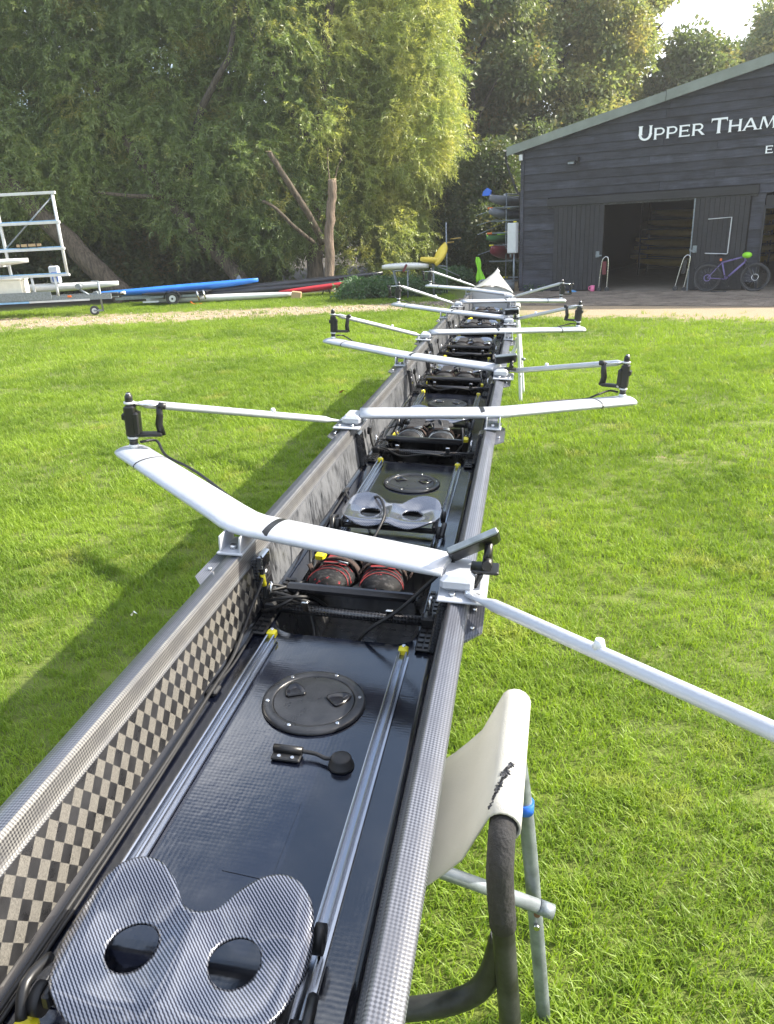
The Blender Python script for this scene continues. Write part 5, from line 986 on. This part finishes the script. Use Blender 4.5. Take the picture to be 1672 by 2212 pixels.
# cables and boxes inside the shell
def cable(pts, r=.0035, mat='black_rubber', name='cable', parent=boat): return MB().tube(smooth_path(pts, 6), r, 6).build(name, mat, parent)
cable([(-.196, -1.2, .008), (-.198, -.8, .008), (-.197, -.45, .009), (-.199, -.22, .014), (-.203, -.10, .012), (-.211, .0, .03), (-.213, .05, .05), (-.208, .10, .08), (-.212, .15, .115)], .0042)
cable([(-.188, -1.2, .006), (-.191, -.6, .006), (-.196, -.3, .010), (-.199, -.22, .014), (-.196, -.12, .006), (-.20, .02, .006)], .0032)
MB().bbox((-.199, -.215, .008), (.022, .030, .012), .004).build('cable_saddle', 'black_plastic', boat)
jb = MB().bbox((-.216, .15, .125), (.016, .055, .038), .004).build('junction_box', 'aluminium', boat); MB().tube([(-.208, .12, .098), (-.206, .122, .07)], .006, 8).build('connector', 'yellow_plastic', jb); MB().tube([(-.212, .14, .105), (-.21, .14, .085)], .008, 8).build('gland', 'steel', jb)
for k in range(4):
    r = random.Random(k); c = Vector((-.168 + .012 * k, .115 + .01 * k, .035)); cable([(-.208, .13, .085), (-.20, .12, .03)] + [tuple(c + Vector((.045 * math.cos(t) * (1 + .2 * k), .03 * math.sin(t), .03 * math.cos(t + k) * .8))) for t in [PI + k * .5 + q * .9 for q in range(7)]] + [(-.13, .15 + .02 * k, .045)], .0042)
cable([(-.12, .23, .05), (-.13, .30, .06), (-.16, .36, .02), (-.175, .42, .10), (-.19, .50, .03), (-.20, .7, .008), (-.203, 1.0, .008)], .004)
cable([(-.10, .12, .03), (-.08, .10, -.03), (-.075, .06, -.06), (-.05, .045, -.02), (-.045, .05, -.08)], .0045)
cable([(.245, .06, .205), (.20, .05, .16), (.13, .05, .08), (.05, .05, .01), (.02, .055, -.06)], .0042)
cable([(-.203, 1.0, .008), (-.20, .94, .02), (-.17, .88, .01), (-.12, .83, .02), (-.05, .72, .09), (-.015, .64, .098), (.0, .57, .085), (-.02, .50, .04), (-.05, .46, .0)], .0042)
for i, e in enumerate(E_[1:6]):
    k = hk(e); r = random.Random(40 + i); s = [p for p in RIG if abs(p[2][1] - e) < .5 or abs(p[3][1] - e) < .5][0]; s0 = e + .10
    cable([(-.214 * k, s0, .11), (-.205 * k, s0 + .01, .05), (-.19 * k, s0 + .02, .02), (-.15 * k, s0 + .01, .03), (-.08 * k, s0 - .02, .012), (.02, s0 - .03, .03), (.11 * k, s0 + .0, .02), (.15 * k, s0 + .06, .05), (.14 * k, s0 + .2, .08)], .004)
    cable([(-.02, e + .35, .05), (.0 + .02 * r.random(), e + .30, .09), (.03, e + .26, .02), (.01, e + .22, -.03)], .004); cable([(-.05, e + .42, .05), (.05 * r.random(), e + .33, .10), (.06, e + .25, .03), (.10, e + .2, -.02)], .004)
    cable([(-.19 * k, e + .25, .008), (-.20 * k, e + .4, .03), (-.185 * k, e + .55, .008), (-.20 * k, e + .75, .008), (-.19 * k, e + .9, .012), (-.2 * k, e + 1.0, .006)], .0035)
    for q in range(2): c = Vector((-.165 * k + .01 * q, s0 + .05, .03)); cable([tuple(c + Vector((.035 * math.cos(t), .025 * math.sin(t), .022 * math.sin(t * .7 + q)))) for t in [q + .8 * j for j in range(9)]], .0035)
    MB().bbox((-.213 * k, s0, .105), (.014, .03, .03), .003).build('junction_box', 'black_plastic', boat)
# stroke display units on the inner mounts of the left-hand riggers
def display(t, s, tilt, yaw, sc=1.0):
    rot = Matrix.Rotation(yaw, 3, 'Z') @ Matrix.Rotation(tilt, 3, 'Y') @ Matrix.Rotation(-.75, 3, 'X'); c = Vector((t, s, .245)); d = MB().bbox(c, (.135 * sc, .082 * sc, .016), .006, rot).build('display_unit', 'black_plastic', boat)
    MB().bbox(c - rot @ Vector((0, .040 * sc, -.001)), (.130 * sc, .006, .014), .002, rot).build('bezel', 'galvanised', d); MB().bbox(c + rot @ Vector((0, 0, .0085)), (.11 * sc, .062 * sc, .003), .001, rot).build('screen', 'black_gloss', d)
    b = MB(); b.tube([c - rot @ Vector((-.03, 0, .008)), c + Vector((.03, -.01, -.035))], .009, 8); b.bbox(c + Vector((.025, -.012, -.045)), (.06, .05, .008), .002); b.bbox(c + Vector((.012, -.02, -.068)), (.008, .045, .045), .002, Matrix.Rotation(.4, 3, 'Y')); b.tube([c + Vector((.03, -.035, -.03)), c + Vector((.03, .015, -.03))], .011, 8); b.build('mount_arm', 'black_plastic', d)
    MB().tube([(t - .012, s - .03, .165), (t - .012, s - .03, .178)], .013, 10).build('mount_bolt', 'steel', d)
display(.285, .06, -.42, .25, .85); display(.285, 2.37, -.12, .1, .8); display(.27, 4.47, -.08, .0, .8)
# white bow deck, its bulkhead and bow ball
R = []
for s in ssteps(S1 - .05, TIP, .12):
    q = (s - S1) / (TIP - S1); k = hk(s); top = .045 + .05 * max(0, q) ; up = .10 * max(0, (s - 5.5) / 3.1) ** 2 * .9
    R.append([(x * .285 * k, s, .15 + up + zz * (top + .03 * (k / .83))) for x, zz in ((1.0, 0), (.9, .28), (.6, .7), (.3, .93), (0, 1.0), (-.3, .93), (-.6, .7), (-.9, .28), (-1.0, 0))])
MB().rings(R, caps=False, closed=False).build('bow_deck', 'white_hull', boat)
MB().prism([(-.236, .15), (-.20, .20), (0, .225), (.20, .20), (.236, .15), (.18, .0), (-.18, .0)], -S1 + .0, -S1 - .02, Matrix(((1, 0, 0, 0), (0, 0, -1, 0), (0, 1, 0, 0), (0, 0, 0, 1)))).build('bulkhead', 'white_hull', boat)
MB().ball((0, TIP + .01, .285), .028, 12).build('bow_ball', 'white_paint', boat)

# ------------------------------------------------------------------ sliding seats
def seat_top_mesh():
    half = [(0, .042), (.022, .052), (.045, .082), (.075, .104), (.108, .104), (.137, .078), (.150, .03), (.148, -.02), (.132, -.066), (.10, -.096), (.065, -.108), (.03, -.104), (0, -.098)]
    pts = half + [(-x, y) for x, y in reversed(half[1:-1])]; cl = pts + pts[:3]; out = [(p.x, p.y) for p in smooth_path([(x, y, 0) for x, y in pts + [pts[0]]], 8)][:-1]
    O_ = np.array(out); holes = [np.array([(sx * .064 + .030 * math.cos(2 * PI * k / 40), -.004 + .033 * math.sin(2 * PI * k / 40)) for k in range(40)]) for sx in (-1, 1)]
    st = .0036; xs = np.arange(-.153, .1531, st); ys = np.arange(-.112, .1085, st); NX, NY = len(xs), len(ys)
    def inside(P, poly):
        x, y = P; c = False; n = len(poly)
        for i in range(n):
            x0, y0 = poly[i]; x1, y1 = poly[i - 1]
            if (y0 > y) != (y1 > y) and x < (x1 - x0) * (y - y0) / (y1 - y0) + x0: c = not c
        return c
    def inh(x, y): return any(((x - sx * .064) / .030) ** 2 + ((y + .004) / .033) ** 2 < 1 for sx in (-1, 1))
    ok = [[inside((xs[i] + st / 2, ys[j] + st / 2), out) and not inh(xs[i] + st / 2, ys[j] + st / 2) for i in range(NX - 1)] for j in range(NY - 1)]
    idx = {}; vs = []; fs = []; cnt = {}
    for j in range(NY - 1):
        for i in range(NX - 1):
            if ok[j][i]:
                f = []
                for a, b in ((i, j), (i + 1, j), (i + 1, j + 1), (i, j + 1)):
                    if (a, b) not in idx: idx[(a, b)] = len(vs); vs.append([xs[a], ys[b]])
                    f.append(idx[(a, b)]); cnt[(a, b)] = cnt.get((a, b), 0) + 1
                fs.append(tuple(f))
    allb = np.concatenate([O_] + holes)
    seg0 = np.concatenate([O_] + holes); seg1 = np.concatenate([np.roll(O_, -1, 0)] + [np.roll(h, -1, 0) for h in holes])
    for key, c in cnt.items():
        if c < 4:
            p = np.array(vs[idx[key]]); d = seg1 - seg0; t = np.clip(((p - seg0) * d).sum(1) / (d ** 2).sum(1), 0, 1); q = seg0 + d * t[:, None]; k = ((q - p) ** 2).sum(1).argmin(); vs[idx[key]] = list(q[k])
    def zf(x, y):
        ax = abs(x); dish = -.016 * math.exp(-((ax - .066) / .05) ** 2 - ((y + .005) / .06) ** 2); rim = -.010 * max(0, (ax - .12) / .03) ** 2; ridge = .004 * math.exp(-(x / .02) ** 2); lip = -.014 * max(0, (-y - .07) / .038) ** 2; back = .010 * max(0, (y - .03) / .07)
        return dish + rim + ridge + lip + back
    mb = MB(); mb.add([(x, y, zf(x, y)) for x, y in vs], fs, True); return mb.mesh('seat_top', 'seat_carbon')
SEATM = seat_top_mesh()
def make_seat():
    t = thing('rowing_seat', 'x', 'seat', (0, 0, 0))
    o = put('seat_top', SEATM, t); md = o.modifiers.new('thick', 'SOLIDIFY'); md.thickness = .006; md.offset = -1; o.location = (0, 0, .078)
    fr = MB()
    for y in (-.062, .062): fr.tube([(-.158, y, .040), (.158, y, .040)], .0055, 8)
    for x in (-.135, .135): fr.bbox((x, 0, .052), (.010, .15, .022), .003)
    fr.bbox((0, -.062, .044), (.26, .016, .012), .003); fr.bbox((0, .062, .044), (.26, .016, .012), .003); fr.build('undercarriage', 'black_plastic', t)
    for x in (-.15, .15):
        for y in (-.062, .062): MB().tube([(x - .0065, y, .0395), (x + .0065, y, .0395)], .0185, 16).build('wheel', 'black_rubber', t)
        MB().tube(smooth_path([(x * 1.07, -.085, .035), (x * 1.10, -.062, .062), (x * 1.08, -.02, .05)], 4), .007, 8).build('keeper_hook', 'black_plastic', t)
    return t
seat0 = make_seat()
SEATS = [(-.797, 'carbon seat with two round holes nearest the camera'), (.655, 'second nearest carbon seat, with a black cable lying across it'), (1.86, 'third carbon seat, half hidden behind the first rigger that reaches right'), (3.02, 'fourth carbon seat, in front of the bolted joint plates'), (4.10, 'fifth carbon seat along the shell, counted from the camera'), (5.15, 'sixth carbon seat along the shell, counted from the camera'), (6.15, 'carbon seat nearest the white bow deck')]
for i, (s, lab) in enumerate(SEATS):
    o = seat0 if i == 0 else copy_tree(seat0); o.matrix_world = BOATM @ Matrix.Translation((.008, s, .0)) @ Matrix.Rotation(.03 if i == 0 else 0, 4, 'Z') @ Matrix.Diagonal((hk(s), 1, 1, 1)); tag(o, lab, 'seat', 'sliding seats of the rowing shell')

# ------------------------------------------------------------------ trestles under the shell
def sling_trestle(label, near, far, frame_mat, foam, zt, left_off):
    """right bar near->far (world points); the left bar is offset across the boat; a canvas sling hangs between them"""
    t = thing('sling_trestle', label, 'trestle', (near[0], near[1], 0)); o = Vector((near[0], near[1], 0)); A, B = Vector((*near, zt)) - o, Vector((*far, zt)) - o; off = Vector(left_off); ax = (B - A).normalized()
    for q, (a, b, sd) in enumerate(((A, B, 1), (A + off, B + off, -1))):
        out = -off.normalized() * sd * .05
        pth = [Vector((a.x, a.y, 0)) + out * 1.0 - ax * .034, a + out * .5 + Vector((0, 0, -.48)) - ax * .034, a + out * .15 + Vector((0, 0, -.20)) - ax * .034, a + Vector((0, 0, -.075)) - ax * .034, a + Vector((0, 0, -.022)) - ax * .022, a + ax * .03, b - ax * .03, b + Vector((0, 0, -.025)) + ax * .012, b + Vector((0, 0, -.10)) + ax * .03, b + out * .6 + Vector((0, 0, -.34)) + ax * .03, Vector((b.x, b.y, 0)) + out * 1.6 + ax * .03]
        P = smooth_path(pth, 5); n = len(P); nb_ = 24; RIGHT_P = P if q == 0 else RIGHT_P; MB().tube(P[:nb_], .0185, 14).build('leg', 'dark_tube' if foam else frame_mat, t); MB().tube(P[nb_ - 1:], .0165, 14).build('frame_tube', frame_mat, t)
        if foam:
            pa = [p for p in P[:26] if p.z > zt - .19]; MB().tube(pa, .0218, 14).build('foam_sleeve', 'foam', t)
            pb_ = [p for p in P[32:] if p.z > zt - .13]; MB().tube(pb_, .0215, 14).build('foam_sleeve', 'foam', t)
        MB().tube([P[3] + Vector((.0, -.02, 0)), P[3] + Vector((0, -.028, 0))], .009, 8).build('bolt', 'steel', t)
        for z_ in (.33, .37):
            p = b + out * 1.1 + Vector((0, 0, -zt + z_)) + ax * .03; MB().tube([p - ax * .026, p - ax * .018], .007, 8).build('bolt', 'rust' if z_ > .35 else 'steel', t)
    # cross tubes
    a0 = A + off; b0 = B + off
    MB().tube([b0 + Vector((0, 0, -.30)) + ax * .0, B + Vector((.06, 0, -zt + .42)) - ax * .03], .0155, 12).build('cross_tube', 'galvanised', t); e_ = B + Vector((.06, 0, -zt + .42)) - ax * .03; MB().tube([e_, e_ + (B - b0).normalized() * .03 + Vector((0, 0, -.01))], .0165, 12).build('tube_end', 'galvanised', t)
    MB().tube(smooth_path([a0 + Vector((0, -.02, -zt + .46)), (a0 + A) / 2 + Vector((0, -.03, -zt + .47)), A + off * .25 + Vector((0, -.02, -zt + .49)), A + off * .06 + Vector((0, -.012, -zt + .56)), A + Vector((0, -.01, -zt + .70))], 6), .020, 12).build('curved_brace', 'dark_tube' if foam else frame_mat, t)
    if foam:
        Pr = RIGHT_P; q_ = min(range(len(Pr) // 2, len(Pr)), key=lambda k_: abs(Pr[k_].z - (zt - .30))); MB().tube([Pr[q_] + Vector((0, 0, -.013)), Pr[q_] + Vector((0, 0, .013))], .0195, 14).build('tape_band', 'blue_tape', t)
    # sling: wraps over both bars, follows the hull bottom between them
    a1, a2 = A + ax * .005, B + ax * .02; R = []; n = 30
    prof = []
    up = Vector((0, 0, 1)); os_ = -off.normalized()
    for k in range(10): an = -PI * .35 + (PI * 1.15) * k / 9; prof.append((os_ * math.cos(an) * .0275 + up * math.sin(an) * .0275, 0))
    W = off.length
    for k in range(1, 22):
        q = .05 + .90 * k / 22; sag = .285 * (1 - abs(2 * q - 1) ** 1.9); prof.append((off * q + up * (.012 - sag), 0))
    for k in range(10): an = PI * .2 + (PI * 1.15) * k / 9; prof.append((off + os_ * math.cos(an) * .0275 + up * math.sin(an) * .0275, 0))
    m = 10; rows = []
    for p, _ in prof: rows.append([a1 + (a2 - a1) * (j / m) + p for j in range(m + 1)])
    sl = MB().rings(rows, caps=False, closed=False).build('sling', 'canvas', t); md = sl.modifiers.new('thick', 'SOLIDIFY'); md.thickness = .004; md.offset = 0
    if foam:
        for dq in (.18, .205):
            i = 10 + int(dq * 22); pts = [rows[i][j] * (1 - (dq * 22 % 1)) + rows[i + 1][j] * (dq * 22 % 1) + up * .0032 for j in range(m + 1)]; MB().tube(pts, .0011, 4).build('stitching', 'stitch', sl)
        r = random.Random(3); mk = MB()   # black scribbles on the cloth
        def onsling(u, v):     # u along bar 0..1, v around from the crown of the bar towards the boat
            an = PI * .42 - v * 0; i = 5.4 + v * 4.4; i0 = int(i); fr_ = i - i0; j = u * m; j0 = min(int(j), m - 1); fj = j - j0
            return ((rows[i0][j0] * (1 - fj) + rows[i0][j0 + 1] * fj) * (1 - fr_) + (rows[i0 + 1][j0] * (1 - fj) + rows[i0 + 1][j0 + 1] * fj) * fr_)
        for cu, cv, L in ((.30, .30, .10), (.22, .42, .14), (.12, .62, .16)):
            pts = [onsling(max(.01, cu + L * (q / 16 - .5) + .012 * math.sin(q * 3)), max(.05, cv + .38 * (.5 - q / 16) + .06 * math.sin(q * 2.6))) + up * .0026 - ax * 0 for q in range(17)]
            mk.tube(pts, [(r.uniform(.0015, .0045), .001) for _ in pts], 5)
        mk.build('ink_scribble', 'marker', sl)
    return t
sling_trestle('near sling trestle with pale canvas and black foam under the shell', (.156, .911), (.233, 1.225), 'galvanised', True, .915, (-.70, .14, .04))
sling_trestle('white far trestle under the bow half of the shell', (1.465, 7.95), (1.535, 8.32), 'white_paint', False, 1.0, (-.56, .11, .035))

# ------------------------------------------------------------------ thin even haze volume, partly standing in for lens glare
m = bpy.data.materials.new('air'); m.use_nodes = True; m.node_tree.nodes.clear(); hn = m.node_tree.nodes
ho = hn.new('ShaderNodeOutputMaterial'); hv = hn.new('ShaderNodeVolumePrincipled'); hv.inputs['Density'].default_value = 0.0011; hv.inputs['Anisotropy'].default_value = 0.35; hv.inputs['Color'].default_value = (0.96, 0.975, 1.0, 1)
m.node_tree.links.new(hv.outputs[0], ho.inputs['Volume']); MATS['air'] = m; m.cycles.homogeneous_volume = True
haze = MB().box((0, 30, 8.6), (820, 1480, 19.6)).build('haze', 'air'); haze['kind'] = 'stuff'; haze['label'] = 'thin bright haze in the air'; haze['category'] = 'haze'
